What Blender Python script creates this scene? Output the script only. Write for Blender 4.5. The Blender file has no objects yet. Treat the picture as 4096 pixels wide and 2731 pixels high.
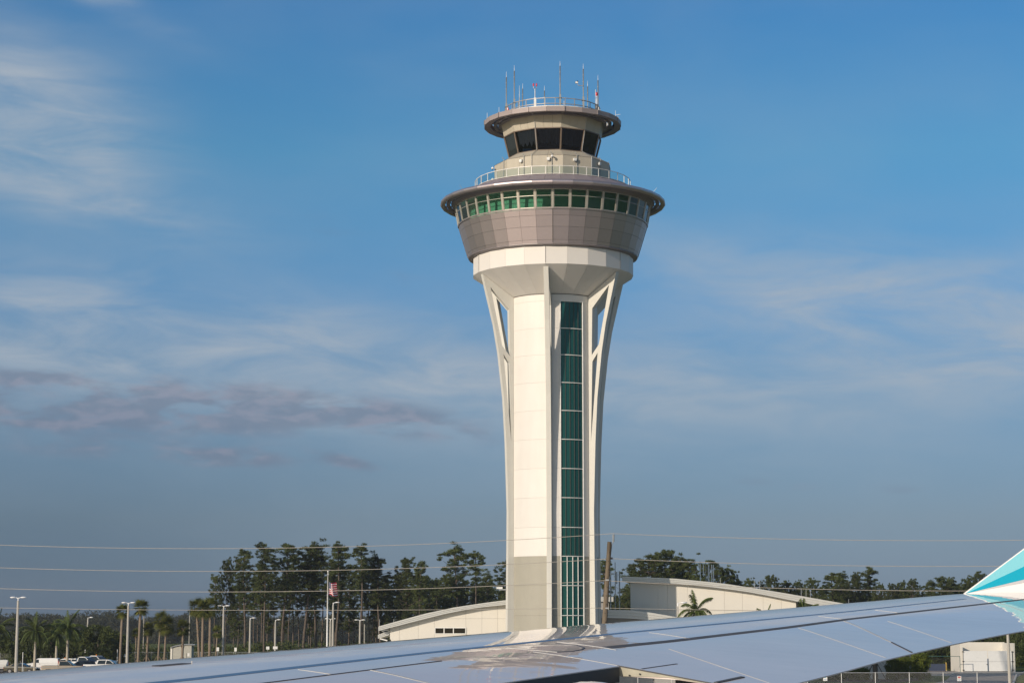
import bpy, math, random
import numpy as np
from mathutils import Vector, Matrix
R = math.radians
sin, cos, pi = math.sin, math.cos, math.pi
sc = bpy.context.scene
col = sc.collection

# ------------------------------------------------------------------ camera, world, sun, exposure
CAMZ = 6.0
TH = R(7.9)
F = 8300.0                       # focal length in pixels of the 4096 px wide photograph
cam = bpy.data.cameras.new('camera')
cam.sensor_width = 36
cam.lens = 36 * F / 4096
cam.clip_end = 20000
cam.clip_start = .1
camo = bpy.data.objects.new('camera', cam)
camo.location = (0, 0, CAMZ)
camo.rotation_euler = (pi / 2 + TH, 0, 0)
col.objects.link(camo)
sc.camera = camo

SUN_EL, SUN_AZ = 17.0, 40.5      # sun behind the camera, to the left
world = bpy.data.worlds.new('World')
sc.world = world
world.use_nodes = True

def build_world():
    nt = world.node_tree
    N, L = nt.nodes, nt.links
    bg = N['Background']
    bg.inputs[1].default_value = .1
    sky = N.new('ShaderNodeTexSky')
    sky.sky_type = 'NISHITA'
    sky.sun_disc = False
    sky.sun_elevation = R(SUN_EL)
    sky.sun_rotation = R(180 + SUN_AZ)
    sky.air_density = 1.0
    sky.dust_density = .4
    sky.ozone_density = 2.0
    tc = N.new('ShaderNodeTexCoord')
    sep = N.new('ShaderNodeSeparateXYZ')
    L.new(tc.outputs['Generated'], sep.inputs[0])
    def m(op, a, b=None, c=None, clamp=False):
        n = N.new('ShaderNodeMath'); n.operation = op; n.use_clamp = clamp
        for i, v in enumerate((a, b, c)):
            if v is None: continue
            if isinstance(v, (int, float)): n.inputs[i].default_value = v
            else: L.new(v, n.inputs[i])
        return n.outputs[0]
    def smooth_(x, lo, hi):
        r = N.new('ShaderNodeMapRange'); r.interpolation_type = 'SMOOTHSTEP'
        L.new(x, r.inputs[0]); r.inputs[1].default_value = lo; r.inputs[2].default_value = hi
        return r.outputs[0]
    az = m('ARCTAN2', sep.outputs[0], sep.outputs[1])
    el = m('ARCSINE', sep.outputs[2])
    ramp = N.new('ShaderNodeValToRGB')
    L.new(m('MULTIPLY', el, 1 / R(40), clamp=True), ramp.inputs[0])
    stops = SKY_RAMP
    cr = ramp.color_ramp
    cr.elements[0].position = stops[0][0] / 40; cr.elements[0].color = stops[0][1] + (1,)
    cr.elements[1].position = stops[-1][0] / 40; cr.elements[1].color = stops[-1][1] + (1,)
    for e, c in stops[1:-1]:
        x = cr.elements.new(e / 40); x.color = c + (1,)
    mul = N.new('ShaderNodeMix'); mul.data_type = 'RGBA'; mul.blend_type = 'MULTIPLY'; mul.inputs[0].default_value = 1
    L.new(sky.outputs[0], mul.inputs[6]); L.new(ramp.outputs[0], mul.inputs[7])
    # towards the sun the sky keeps its own brightness
    # the air is a little duller low down to the left
    low = m('MULTIPLY', m('SUBTRACT', 1, smooth_(el, R(1), R(9))), m('SUBTRACT', 1, smooth_(az, -.26, .06)))
    dim = N.new('ShaderNodeMix'); dim.data_type = 'RGBA'; L.new(low, dim.inputs[0]); L.new(mul.outputs[2], dim.inputs[6])
    dk = N.new('ShaderNodeMix'); dk.data_type = 'RGBA'; dk.blend_type = 'MULTIPLY'; dk.inputs[0].default_value = 1; dk.inputs[7].default_value = (.68, .76, .82, 1)
    L.new(mul.outputs[2], dk.inputs[6]); L.new(dk.outputs[2], dim.inputs[7])
    sd = m('ADD', m('MULTIPLY', sep.outputs[0], -sin(R(SUN_AZ))), m('MULTIPLY', sep.outputs[1], -cos(R(SUN_AZ))))
    sw = N.new('ShaderNodeMapRange'); sw.interpolation_type = 'SMOOTHSTEP'; sw.inputs[1].default_value = -.55; sw.inputs[2].default_value = .35
    L.new(sd, sw.inputs[0])
    mm = N.new('ShaderNodeMix'); mm.data_type = 'RGBA'; L.new(sw.outputs[0], mm.inputs[0]); L.new(dim.outputs[2], mm.inputs[6]); L.new(sky.outputs[0], mm.inputs[7])
    cur = mm.outputs[2]
    # cloud fields: noise over (azimuth, elevation) shaped by broad patches of sky
    def field(sx, sy, scale, detail, seed, rough=.55, shear=0., dist=0.):
        cmb = N.new('ShaderNodeCombineXYZ')
        L.new(m('MULTIPLY', m('ADD', az, m('MULTIPLY', el, shear)), sx), cmb.inputs[0])
        L.new(m('MULTIPLY', el, sy), cmb.inputs[1])
        cmb.inputs[2].default_value = seed
        n = N.new('ShaderNodeTexNoise'); n.inputs['Scale'].default_value = scale
        n.inputs['Detail'].default_value = detail; n.inputs['Roughness'].default_value = rough
        n.inputs['Distortion'].default_value = dist
        L.new(cmb.outputs[0], n.inputs[0])
        return n.outputs[0]
    def blob(px, py, wx, wy, rot=0, k=1.):
        a0 = math.atan2((px - 2048) / F, cos(TH)); e0 = TH + math.atan((1365 - py) / F)
        da = m('SUBTRACT', az, a0); de = m('SUBTRACT', el, e0)
        c, s = cos(R(rot)), sin(R(rot))
        u = m('ADD', m('MULTIPLY', da, c * F / wx), m('MULTIPLY', de, s * F / wx))
        v = m('ADD', m('MULTIPLY', da, -s * F / wy), m('MULTIPLY', de, c * F / wy))
        d = m('ADD', m('MULTIPLY', u, u), m('MULTIPLY', v, v))
        return m('MULTIPLY', m('POWER', 2.718, m('MULTIPLY', d, -1)), k)
    def total(lst):
        o = lst[0]
        for x in lst[1:]: o = m('ADD', o, x)
        return m('MINIMUM', o, 1.0)
    def over(cur, mask, colr):
        mx = N.new('ShaderNodeMix'); mx.data_type = 'RGBA'
        L.new(mask, mx.inputs[0]); L.new(cur, mx.inputs[6]); mx.inputs[7].default_value = colr + (1,)
        return mx.outputs[2]
    def smooth(x, lo, hi):
        r = N.new('ShaderNodeMapRange'); r.interpolation_type = 'SMOOTHSTEP'
        L.new(x, r.inputs[0]); r.inputs[1].default_value = lo; r.inputs[2].default_value = hi
        return r.outputs[0]
    # thin high cirrus
    wisp = smooth(field(3, 11, 5, 7, 1.3, .58, 0.5, .5), .24, .78)
    wide = smooth(field(2.2, 5, 3, 4, 7.7, .5, 0, .2), .30, .72)
    cz = total([blob(120, 500, 480, 240, -28, 1.25), blob(0, 740, 800, 130, -12, .75), blob(330, 20, 330, 60, -22, .6),
                blob(650, 1330, 1500, 190, -7, .95), blob(150, 1400, 500, 170, -5, .5), blob(3250, 1180, 800, 150, -14, .75),
                blob(3950, 1330, 800, 280, -8, .95), blob(2900, 1550, 1100, 260, 0, .5), blob(1200, 1550, 1800, 250, 0, .45)])
    gen = m('MULTIPLY', wide, .12)
    mask = m('MINIMUM', m('ADD', m('MULTIPLY', m('MULTIPLY', wisp, cz), .68), m('MULTIPLY', cz, .20)), .8)
    mask = m('ADD', mask, gen)
    cur = over(cur, mask, CIRRUS)
    # low purple grey cloud banks
    lump = smooth(field(5, 17, 6, 6, 3.1, .52, 0.2, .3), .32, .64)
    cb = total([blob(420, 1640, 850, 95, -2, 1.6), blob(150, 1600, 420, 100, 0, .9), blob(930, 1830, 240, 40, -2, 1.1), blob(1500, 1660, 560, 70, -9, .8),
                blob(350, 1810, 500, 50, -3, .5), blob(1400, 1850, 140, 30, -14, .8), blob(1340, 920, 140, 60, -12, .4),
                blob(1700, 1130, 180, 45, -10, .4), blob(3600, 1968, 150, 32, -6, .35), blob(3080, 1935, 260, 30, -6, .35)])
    cm = smooth(m('MULTIPLY', cb, m('ADD', m('MULTIPLY', lump, .9), .25)), .12, .95)
    lit = smooth(field(9, 24, 7, 5, 9.2, .5, .2, .2), .42, .66)
    shade = N.new('ShaderNodeMix'); shade.data_type = 'RGBA'
    L.new(lit, shade.inputs[0]); shade.inputs[6].default_value = BANK_D + (1,); shade.inputs[7].default_value = BANK_L + (1,)
    mx = N.new('ShaderNodeMix'); mx.data_type = 'RGBA'
    L.new(m('MULTIPLY', cm, .62), mx.inputs[0]); L.new(cur, mx.inputs[6]); L.new(shade.outputs[2], mx.inputs[7])
    L.new(mx.outputs[2], bg.inputs[0])

SKY_RAMP = [(0, (.20, .33, .76)), (3, (.33, .405, .63)), (6, (.36, .50, .71)), (9, (.33, .62, .90)), (13, (.39, .79, .98)), (18, (.31, .74, 1.06)), (28, (.72, .88, 1.0)), (40, (.9, .95, 1.0))]
CIRRUS = (3.9, 4.5, 5.2)
BANK_D = (1.75, 2.1, 2.9)
BANK_L = (2.75, 2.75, 3.5)
build_world()

sun = bpy.data.lights.new('sun', 'SUN')
sun.energy = 3.8
sun.angle = R(.53)
sun.color = (1.0, .86, .70)
suno = bpy.data.objects.new('sun', sun)
sdir = Vector((-sin(R(SUN_AZ)) * cos(R(SUN_EL)), -cos(R(SUN_AZ)) * cos(R(SUN_EL)), sin(R(SUN_EL))))
suno.rotation_euler = sdir.to_track_quat('Z', 'Y').to_euler()
suno.location = sdir * 300
col.objects.link(suno)
sc.view_settings.view_transform = 'Standard'
sc.view_settings.look = 'None'
sc.view_settings.exposure = 0
sc.view_settings.gamma = 1
sc.render.engine = 'CYCLES'
sc.cycles.max_bounces = 8
sc.cycles.transparent_max_bounces = 24

# ------------------------------------------------------------------ helpers
def ray(x, y):
    a = (x - 2048) / F; b = (1365.5 - y) / F
    return Vector((a, cos(TH) - b * sin(TH), sin(TH) + b * cos(TH)))
def at(x, y, Y):                 # world point at distance Y that the photograph shows at (x, y)
    d = ray(x, y)
    return Vector((0, 0, CAMZ)) + d * (Y / d.y)
def zat(y, Y): return at(2048, y, Y).z
def xat(x, Y, z=6): 
    return (x - 2048) / F * (Y * cos(TH) + (z - CAMZ) * sin(TH))

MATS = {}
def mat(name, c, rough=.6, metal=0., noise=.08, nscale=3., bump=0., bscale=20., spec=.5, coat=0., c2=None, stretch=(1, 1, 1), dirt=0., trans=0., vary=0.):
    if name in MATS: return MATS[name]
    mt = bpy.data.materials.new(name); mt.use_nodes = True
    nt = mt.node_tree; N, L = nt.nodes, nt.links
    b = N['Principled BSDF']
    b.inputs['Roughness'].default_value = rough; b.inputs['Metallic'].default_value = metal
    b.inputs['Specular IOR Level'].default_value = spec
    b.inputs['Coat Weight'].default_value = coat
    tc = N.new('ShaderNodeTexCoord'); mp = N.new('ShaderNodeMapping'); mp.inputs['Scale'].default_value = stretch
    L.new(tc.outputs['Object'], mp.inputs[0])
    n = N.new('ShaderNodeTexNoise'); n.inputs['Scale'].default_value = nscale; n.inputs['Detail'].default_value = 6
    L.new(mp.outputs[0], n.inputs[0])
    r = N.new('ShaderNodeValToRGB')
    a = c2 if c2 else tuple(x * (1 - noise) for x in c)
    d = c if c2 else tuple(min(1, x * (1 + noise)) for x in c)
    r.color_ramp.elements[0].position = .32; r.color_ramp.elements[1].position = .68
    r.color_ramp.elements[0].color = (*a, 1); r.color_ramp.elements[1].color = (*d, 1)
    L.new(n.outputs[0], r.inputs[0])
    out = r.outputs[0]
    if dirt:
        n2 = N.new('ShaderNodeTexNoise'); n2.inputs['Scale'].default_value = .6; n2.inputs['Detail'].default_value = 8
        mp2 = N.new('ShaderNodeMapping'); mp2.inputs['Scale'].default_value = (2.5, 2.5, .35)
        L.new(tc.outputs['Object'], mp2.inputs[0]); L.new(mp2.outputs[0], n2.inputs[0])
        rr = N.new('ShaderNodeMapRange'); rr.inputs[1].default_value = .45; rr.inputs[2].default_value = .8; rr.inputs[4].default_value = dirt
        L.new(n2.outputs[0], rr.inputs[0])
        mx = N.new('ShaderNodeMix'); mx.data_type = 'RGBA'
        L.new(rr.outputs[0], mx.inputs[0]); L.new(out, mx.inputs[6]); mx.inputs[7].default_value = (c[0] * .55, c[1] * .5, c[2] * .42, 1)
        out = mx.outputs[2]
    if vary:
        oi = N.new('ShaderNodeObjectInfo'); hs = N.new('ShaderNodeHueSaturation'); mr = N.new('ShaderNodeMapRange')
        mr.inputs[3].default_value = 1 - vary; mr.inputs[4].default_value = 1 + vary
        L.new(oi.outputs['Random'], mr.inputs[0]); L.new(mr.outputs[0], hs.inputs['Value']); L.new(out, hs.inputs['Color']); out = hs.outputs[0]
    L.new(out, b.inputs['Base Color'])
    if bump:
        n3 = N.new('ShaderNodeTexNoise'); n3.inputs['Scale'].default_value = bscale; n3.inputs['Detail'].default_value = 4
        L.new(mp.outputs[0], n3.inputs[0])
        bp = N.new('ShaderNodeBump'); bp.inputs['Strength'].default_value = 1; bp.inputs['Distance'].default_value = bump
        L.new(n3.outputs[0], bp.inputs['Height']); L.new(bp.outputs[0], b.inputs['Normal'])
    MATS[name] = mt
    return mt
def glassmat(name, tint, gloss=(.9, .95, 1.), ior=1.5, rough=.01, minr=0., body=None, bodyf=.5):
    mt = bpy.data.materials.new(name); mt.use_nodes = True
    nt = mt.node_tree; N, L = nt.nodes, nt.links
    N.remove(N['Principled BSDF'])
    t = N.new('ShaderNodeBsdfTransparent'); t.inputs[0].default_value = (*tint, 1)
    g = N.new('ShaderNodeBsdfGlossy'); g.inputs['Color'].default_value = (*gloss, 1); g.inputs['Roughness'].default_value = rough
    f = N.new('ShaderNodeFresnel'); f.inputs[0].default_value = ior
    mx = N.new('ShaderNodeMixShader')
    a = N.new('ShaderNodeMath'); a.operation = 'ADD'; a.use_clamp = True; a.inputs[1].default_value = minr
    L.new(f.outputs[0], a.inputs[0]); L.new(a.outputs[0], mx.inputs[0])
    src = t.outputs[0]
    if body:
        d = N.new('ShaderNodeBsdfDiffuse'); d.inputs[0].default_value = (*body, 1); mb_ = N.new('ShaderNodeMixShader'); mb_.inputs[0].default_value = bodyf
        L.new(src, mb_.inputs[1]); L.new(d.outputs[0], mb_.inputs[2]); src = mb_.outputs[0]
    L.new(src, mx.inputs[1]); L.new(g.outputs[0], mx.inputs[2])
    L.new(mx.outputs[0], N['Material Output'].inputs[0])
    return mt
def leafmat(name, c, c2, scale=.5, trans=.25):
    mt = bpy.data.materials.new(name); mt.use_nodes = True
    nt = mt.node_tree; N, L = nt.nodes, nt.links
    b = N['Principled BSDF']; b.inputs['Roughness'].default_value = .65; b.inputs['Specular IOR Level'].default_value = .25
    tc = N.new('ShaderNodeTexCoord'); n = N.new('ShaderNodeTexNoise'); n.inputs['Scale'].default_value = scale; n.inputs['Detail'].default_value = 5
    oi = N.new('ShaderNodeObjectInfo')
    ad = N.new('ShaderNodeVectorMath'); ad.operation = 'ADD'
    L.new(tc.outputs['Object'], ad.inputs[0]); L.new(oi.outputs['Random'], ad.inputs[1]); L.new(ad.outputs[0], n.inputs[0])
    r = N.new('ShaderNodeValToRGB'); r.color_ramp.elements[0].position = .35; r.color_ramp.elements[1].position = .66
    r.color_ramp.elements[0].color = (*c, 1); r.color_ramp.elements[1].color = (*c2, 1)
    L.new(n.outputs[0], r.inputs[0])
    hs = N.new('ShaderNodeHueSaturation')
    mr = N.new('ShaderNodeMapRange'); mr.inputs[3].default_value = .75; mr.inputs[4].default_value = 1.25
    L.new(oi.outputs['Random'], mr.inputs[0]); L.new(mr.outputs[0], hs.inputs['Value']); L.new(r.outputs[0], hs.inputs['Color'])
    L.new(hs.outputs[0], b.inputs['Base Color'])
    tr = N.new('ShaderNodeBsdfTranslucent'); L.new(hs.outputs[0], tr.inputs[0])
    mx = N.new('ShaderNodeMixShader'); mx.inputs[0].default_value = trans
    L.new(b.outputs[0], mx.inputs[1]); L.new(tr.outputs[0], mx.inputs[2]); L.new(mx.outputs[0], N['Material Output'].inputs[0])
    return mt

def tag(o, label=None, cat=None, group=None, kind=None):
    if label: o['label'] = label
    if cat: o['category'] = cat
    if group: o['group'] = group
    if kind: o['kind'] = kind
    return o
def empty(name, loc=(0, 0, 0), rz=0, label=None, cat=None, group=None):
    o = bpy.data.objects.new(name, None); col.objects.link(o)
    o.location = loc; o.rotation_euler = (0, 0, rz); o.empty_display_size = .2
    return tag(o, label, cat, group)
def link(name, me, parent=None, loc=None, rz=None):
    o = bpy.data.objects.new(name, me); col.objects.link(o)
    if parent: o.parent = parent
    if loc is not None: o.location = loc
    if rz is not None: o.rotation_euler = (0, 0, rz)
    return o
def mesh(name, v, f, m, smooth=False, bevel=0):
    me = bpy.data.meshes.new(name)
    me.from_pydata([tuple(x) for x in v], [], f)
    me.materials.append(m)
    if smooth: me.polygons.foreach_set('use_smooth', [True] * len(me.polygons))
    me.update()
    return me
class MB:
    def __init__(s): s.v = []; s.f = []
    def add(s, v, f):
        o = len(s.v); s.v += [tuple(x) for x in v]; s.f += [tuple(i + o for i in q) for q in f]; return s
    def box(s, c, d, rz=0, mat3=None):
        x, y, z = d[0] / 2, d[1] / 2, d[2] / 2
        v = [Vector((a * x, b * y, e * z)) for a in (-1, 1) for b in (-1, 1) for e in (-1, 1)]
        if rz: v = [Matrix.Rotation(rz, 3, 'Z') @ p for p in v]
        if mat3: v = [mat3 @ p for p in v]
        v = [p + Vector(c) for p in v]
        return s.add(v, [(0, 1, 3, 2), (4, 6, 7, 5), (0, 4, 5, 1), (2, 3, 7, 6), (0, 2, 6, 4), (1, 5, 7, 3)])
    def bar(s, a, b, w, h=None):
        a, b = Vector(a), Vector(b); d = b - a
        if d.length < 1e-6: return s
        q = d.to_track_quat('Z', 'Y').to_matrix()
        return s.box((a + b) / 2, (w, h or w, d.length), mat3=q)
    def tube(s, pts, r, n=8, cap=True):
        pts = [Vector(p) for p in pts]
        rs = r if isinstance(r, (list, tuple)) else [r] * len(pts)
        v = []
        for i, p in enumerate(pts):
            d = (pts[min(i + 1, len(pts) - 1)] - pts[max(i - 1, 0)]).normalized()
            up = Vector((0, 0, 1)) if abs(d.z) < .95 else Vector((1, 0, 0))
            a = d.cross(up).normalized(); b = d.cross(a)
            for k in range(n):
                t = 2 * pi * k / n
                v.append(p + (a * cos(t) + b * sin(t)) * rs[i])
        f = []
        for i in range(len(pts) - 1):
            for k in range(n):
                f.append((i * n + k, i * n + (k + 1) % n, (i + 1) * n + (k + 1) % n, (i + 1) * n + k))
        if cap: f += [tuple(range(n)), tuple(range((len(pts) - 1) * n, len(pts) * n))[::-1]]
        return s.add(v, f)
    def ell(s, c, r, n=12, mrings=7, mat3=None):
        v = []
        for i in range(mrings + 1):
            p = pi * i / mrings
            for k in range(n):
                t = 2 * pi * k / n
                w = Vector((r[0] * sin(p) * cos(t), r[1] * sin(p) * sin(t), r[2] * cos(p)))
                if mat3: w = mat3 @ w
                v.append(w + Vector(c))
        f = [(i * n + k, (i + 1) * n + k, (i + 1) * n + (k + 1) % n, i * n + (k + 1) % n) for i in range(mrings) for k in range(n)]
        return s.add(v, f)
    def mesh(s, name, m, smooth=False): return mesh(name, s.v, s.f, m, smooth)
    def obj(s, name, m, parent=None, smooth=False, **k):
        me = s.mesh(name, m, smooth)
        if smooth == 'auto': pass
        o = link(name, me, parent)
        return tag(o, **k)
def prism(poly, y0, y1):          # polygon in (x, z) extruded along y
    n = len(poly)
    v = [(p[0], y0, p[1]) for p in poly] + [(p[0], y1, p[1]) for p in poly]
    f = [tuple(range(n)), tuple(range(n, 2 * n))[::-1]] + [(i, i + n, (i + 1) % n + n, (i + 1) % n) for i in range(n)]
    return v, f
def fix_normals(me):
    import bmesh
    b = bmesh.new(); b.from_mesh(me); bmesh.ops.recalc_face_normals(b, faces=b.faces); b.to_mesh(me); b.free(); return me
def smooth_by_angle(me, a=30):
    me.polygons.foreach_set('use_smooth', [True] * len(me.polygons)); me.set_sharp_from_angle(angle=R(a)); return me
rng = np.random.default_rng(7)
rnd = random.Random(5)

# ------------------------------------------------------------------ materials
M_white = mat('white_render', (.70, .672, .63), .55, noise=.015, nscale=.7, bump=.002, bscale=3, dirt=.08, vary=.02)
M_finc = mat('fin_grey_paint', (.60, .59, .54), .5, noise=.02, nscale=1, bump=.002, bscale=4, dirt=.10)
M_beige = mat('beige_render', (.34, .325, .27), .6, noise=.02, nscale=1, bump=.002, bscale=3, dirt=.10, vary=.02)
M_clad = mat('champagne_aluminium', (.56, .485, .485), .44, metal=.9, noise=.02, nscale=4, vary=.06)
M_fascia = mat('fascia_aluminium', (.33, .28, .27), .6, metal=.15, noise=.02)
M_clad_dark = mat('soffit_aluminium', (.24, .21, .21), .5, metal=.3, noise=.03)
M_roofskin = mat('roof_aluminium', (.34, .29, .31), .5, metal=.3, noise=.03)
M_tan = mat('tan_panel', (.46, .42, .34), .55, noise=.03, nscale=2, dirt=.12)
M_joint = mat('joint_sealant', (.10, .09, .08), .8)
M_frame = mat('window_frame_metal', (.42, .40, .35), .4, metal=.3)
M_wframe = mat('white_aluminium', (.75, .75, .72), .4)
M_brown = mat('brown_frame', (.16, .12, .09), .45)
M_rail = mat('rail_metal', (.34, .34, .34), .5, metal=.2)
M_ant = mat('antenna_grey', (.27, .28, .28), .5)
M_antw = mat('antenna_white', (.75, .75, .73), .5)
M_black = mat('black_plastic', (.02, .02, .022), .5)
M_red = mat('red_lens', (.55, .02, .05), .25)
M_int = mat('interior_wall', (.78, .76, .70), .8, noise=.05)
M_intd = mat('interior_dark', (.10, .10, .10), .9)
M_curtain = mat('grey_blind', (.55, .55, .55), .9, noise=.2, nscale=6, stretch=(6, 6, .6))
G_green = glassmat('green_glass', (.26, .52, .42), minr=.0)
G_teal = glassmat('teal_glass', (.10, .45, .38), gloss=(.5, .8, .8), minr=.0, body=(.012, .085, .08), bodyf=.85)
G_dark = glassmat('smoked_glass', (.15, .17, .20), minr=.0)
G_clear = glassmat('rail_glass', (.72, .82, .80), minr=.0)
M_roofmetal = mat('standing_seam_roof', (.60, .60, .57), .35, metal=.2, noise=.03)
M_bwall = mat('building_wall', (.70, .67, .60), .6, noise=.015, nscale=.5, dirt=.06, vary=.015)
M_wood = mat('weathered_wood', (.17, .135, .095), .85, noise=.3, nscale=3, stretch=(6, 6, .5), bump=.01, bscale=6)
M_conc = mat('concrete_pole', (.42, .40, .36), .8, noise=.06)
M_lamp = mat('lamp_white', (.8, .8, .8), .35)
M_galv = mat('galvanised_steel', (.45, .46, .46), .45, metal=.5)
M_cable = mat('cable_aluminium', (.52, .48, .42), .5, metal=.3)
M_grass = mat('mown_grass', (.16, .17, .045), .9, c2=(.085, .11, .025), nscale=.35, bump=.03, bscale=5, spec=.1)
M_asph = mat('asphalt', (.075, .075, .078), .85, noise=.15, nscale=2)
M_pave = mat('tan_pavement', (.30, .26, .23), .8, noise=.06, nscale=.6)  # warm grey-brown pavement tone
M_kerb = mat('kerb_concrete', (.5, .48, .43), .8)
M_mulch = mat('mulch', (.10, .05, .035), .95, noise=.3, nscale=6)
M_trunk = mat('pine_bark', (.105, .083, .066), .9, noise=.3, nscale=4)
M_ptrunk = mat('palm_bark', (.27, .215, .16), .9, c2=(.16, .125, .095), nscale=5, stretch=(1, 1, 4), bump=.03, bscale=8)
M_royal = mat('royal_palm_trunk', (.40, .36, .29), .8, noise=.1, nscale=3, stretch=(1, 1, 3))
M_shaft = mat('palm_crownshaft', (.14, .19, .05), .5)
L_pine = leafmat('pine_needles', (.040, .056, .018), (.115, .140, .042), .45)
L_broad = leafmat('broad_leaves', (.034, .048, .016), (.095, .115, .032), .4)
L_far = leafmat('far_foliage', (.030, .034, .022), (.062, .066, .036), .08)
L_hedge = leafmat('hedge_leaves', (.07, .10, .015), (.17, .20, .03), 1.2)
L_sabal = leafmat('sabal_fronds', (.055, .07, .02), (.19, .20, .045), 1.2)
L_royal = leafmat('royal_fronds', (.035, .055, .016), (.10, .125, .03), .8)
L_dead = leafmat('dead_fronds', (.16, .10, .05), (.30, .22, .12), 1.5)

# ------------------------------------------------------------------ ground
def sheet(name, pts, z, m, sub=0, **k):
    me = mesh(name, [(p[0], p[1], z) for p in pts], [tuple(range(len(pts)))], m)
    o = link(name, me); return tag(o, **k)
sheet('ground', [(-6000, -400), (6000, -400), (6000, 9000), (-6000, 9000)], 0, M_grass, kind='structure')
sheet('parking_lot', [(-120, 240), (-22, 240), (-22, 325), (-120, 325)], .006, M_asph, kind='structure')
sheet('bounce_yard', [(-90, 124), (38, 124), (38, 231), (-90, 231)], .006, mat('yard_concrete', (.40, .38, .345), .85, noise=.05, nscale=.3), kind='structure')  # unseen concrete, added to bounce light up under the tower's flare
sheet('apron', [(-300, -60), (300, -60), (300, 121), (-300, 121)], .006, M_pave, kind='structure')

# ------------------------------------------------------------------ control tower
TX, TY = 4.30, 215.0
V0 = 8.8
tower = empty('control_tower', (TX, TY, 0), 0, 'tall white air traffic control tower with flared top and dark glazed cab', 'control tower')
def pol(r, a, z): a = R(a); return Vector((r * sin(a), -r * cos(a), z))
def panel_mesh(name, half, r0, z0, r1, z1, th, m, gap=.02, gz=.02):
    # flat facet between two profile points, centred on azimuth 0; r are corner radii
    d = Vector((r1 - r0, z1 - z0)); l = d.length; d /= l
    a = Vector((r0, z0)) + d * gz; b = Vector((r1, z1)) - d * gz
    nrm = Vector((d.y, -d.x))
    if nrm.x < 0 and abs(nrm.x) > .05: nrm = -nrm
    v = []
    for (p, t) in ((a, 0), (b, 0), (a, th), (b, th)):
        q = p - nrm * t
        for sg in (-1, 1):
            ga = math.degrees(gap / max(q.x, .1))
            v.append(pol(q.x, sg * (half - ga), q.y))
    f = [(0, 1, 3, 2), (4, 6, 7, 5), (0, 4, 5, 1), (2, 3, 7, 6), (0, 2, 6, 4), (1, 5, 7, 3)]
    return fix_normals(mesh(name, v, f, m))
def ring(name, me, n, a0, parent=tower, skip=None):
    out = []
    for k in range(n):
        a = a0 + 360 / n * k
        if skip and skip(a): continue
        out.append(link(name, me, parent, (0, 0, 0), R(a)))
    return out
def lathe_poly(name, prof, n, a0, m, parent, cap=False, label=None):
    v = []
    for r, z in prof:
        for k in range(n): v.append(pol(r, a0 + 360 / n * k, z))
    f = [(i * n + k, i * n + (k + 1) % n, (i + 1) * n + (k + 1) % n, (i + 1) * n + k) for i in range(len(prof) - 1) for k in range(n)]
    if cap: f += [tuple(range(n)), tuple(range((len(prof) - 1) * n, len(prof) * n))]
    me = fix_normals(mesh(name, v, f, m)); return link(name, me, parent)

RS = 4.60
FINS = [V0 - 15 + 60 * k for k in range(6)]       # -6.2, 53.8 ...
# shaft: curved wall panels between the fins
joints = [0.0, 4.5, 7.43, 10.42, 13.36, 16.27, 19.26, 22.22, 25.19, 28.13, 31.0, 33.85, 36.6, 39.4, 40.2]
def arc_panel(name, a0, a1, r, z0, z1, th, m, n=8, g=.006):
    v = []
    ga = math.degrees(g / r)
    for i in range(n + 1):
        a = a0 + ga + (a1 - a0 - 2 * ga) * i / n
        v += [pol(r, a, z0 + g), pol(r, a, z1 - g), pol(r - th, a, z1 - g), pol(r - th, a, z0 + g)]
    f = []
    for i in range(n):
        b = i * 4
        for k in range(4): f.append((b + k, b + (k + 1) % 4, b + 4 + (k + 1) % 4, b + 4 + k))
    f += [(0, 3, 2, 1), (n * 4, n * 4 + 1, n * 4 + 2, n * 4 + 3)]
    me = fix_normals(mesh(name, v, f, m))
    return smooth_by_angle(me)
fa = math.degrees(.27 / RS)
GL0, GL1 = 23.8 - 15.4, 23.8 + 15.4
for zi in range(len(joints) - 1):
    z0, z1 = joints[zi], joints[zi + 1]
    m = M_beige if z1 < 13.5 else M_white
    full = arc_panel('wall_panel', fa, 60 - fa, RS, z0, z1, .12, m)
    left = arc_panel('wall_panel', FINS[0] + fa, GL0 - 1.1, RS, z0, z1, .12, m)
    right = arc_panel('wall_panel', GL1 + 1.1, FINS[1] - fa, RS, z0, z1, .12, m)
    for k in range(6):
        if k == 0:
            if zi == len(joints) - 2:
                link('wall_panel', arc_panel('wall_panel', FINS[0] + fa, FINS[1] - fa, RS, z0, z1, .12, m), tower)
            else:
                link('wall_panel', left, tower); link('wall_panel', right, tower)
        else: link('wall_panel', full, tower, (0, 0, 0), R(FINS[k]))
# inner lining, open behind the glazed strip
v = []; f = []
angs = [GL1 + (360 - (GL1 - GL0)) * i / 48 for i in range(49)]
for a in angs: v += [pol(RS - .14, a, 0), pol(RS - .14, a, 40.2)]
f = [(2 * i, 2 * i + 2, 2 * i + 3, 2 * i + 1) for i in range(48)]
link('shaft_lining', mesh('shaft_lining', v, f, M_joint), tower)
link('stair_wall', fix_normals(mesh('stair_wall', [pol(RS - 1.3, GL0 - 12 + (GL1 - GL0 + 24) * i / 12, z) for z in (0, 40) for i in range(13)], [(i, i + 1, i + 14, i + 13) for i in range(12)], M_int)), tower)
mb = MB()
for z in joints[1:-1]: 
    mb.add([pol(RS - .2, a, z - .12) for a in (-50, 0, 24, 50, 100)] + [pol(.5, 200, z - .12)], [(0, 1, 2, 3, 4, 5)])
mb.obj('landing_slabs', M_int, tower)
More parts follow.
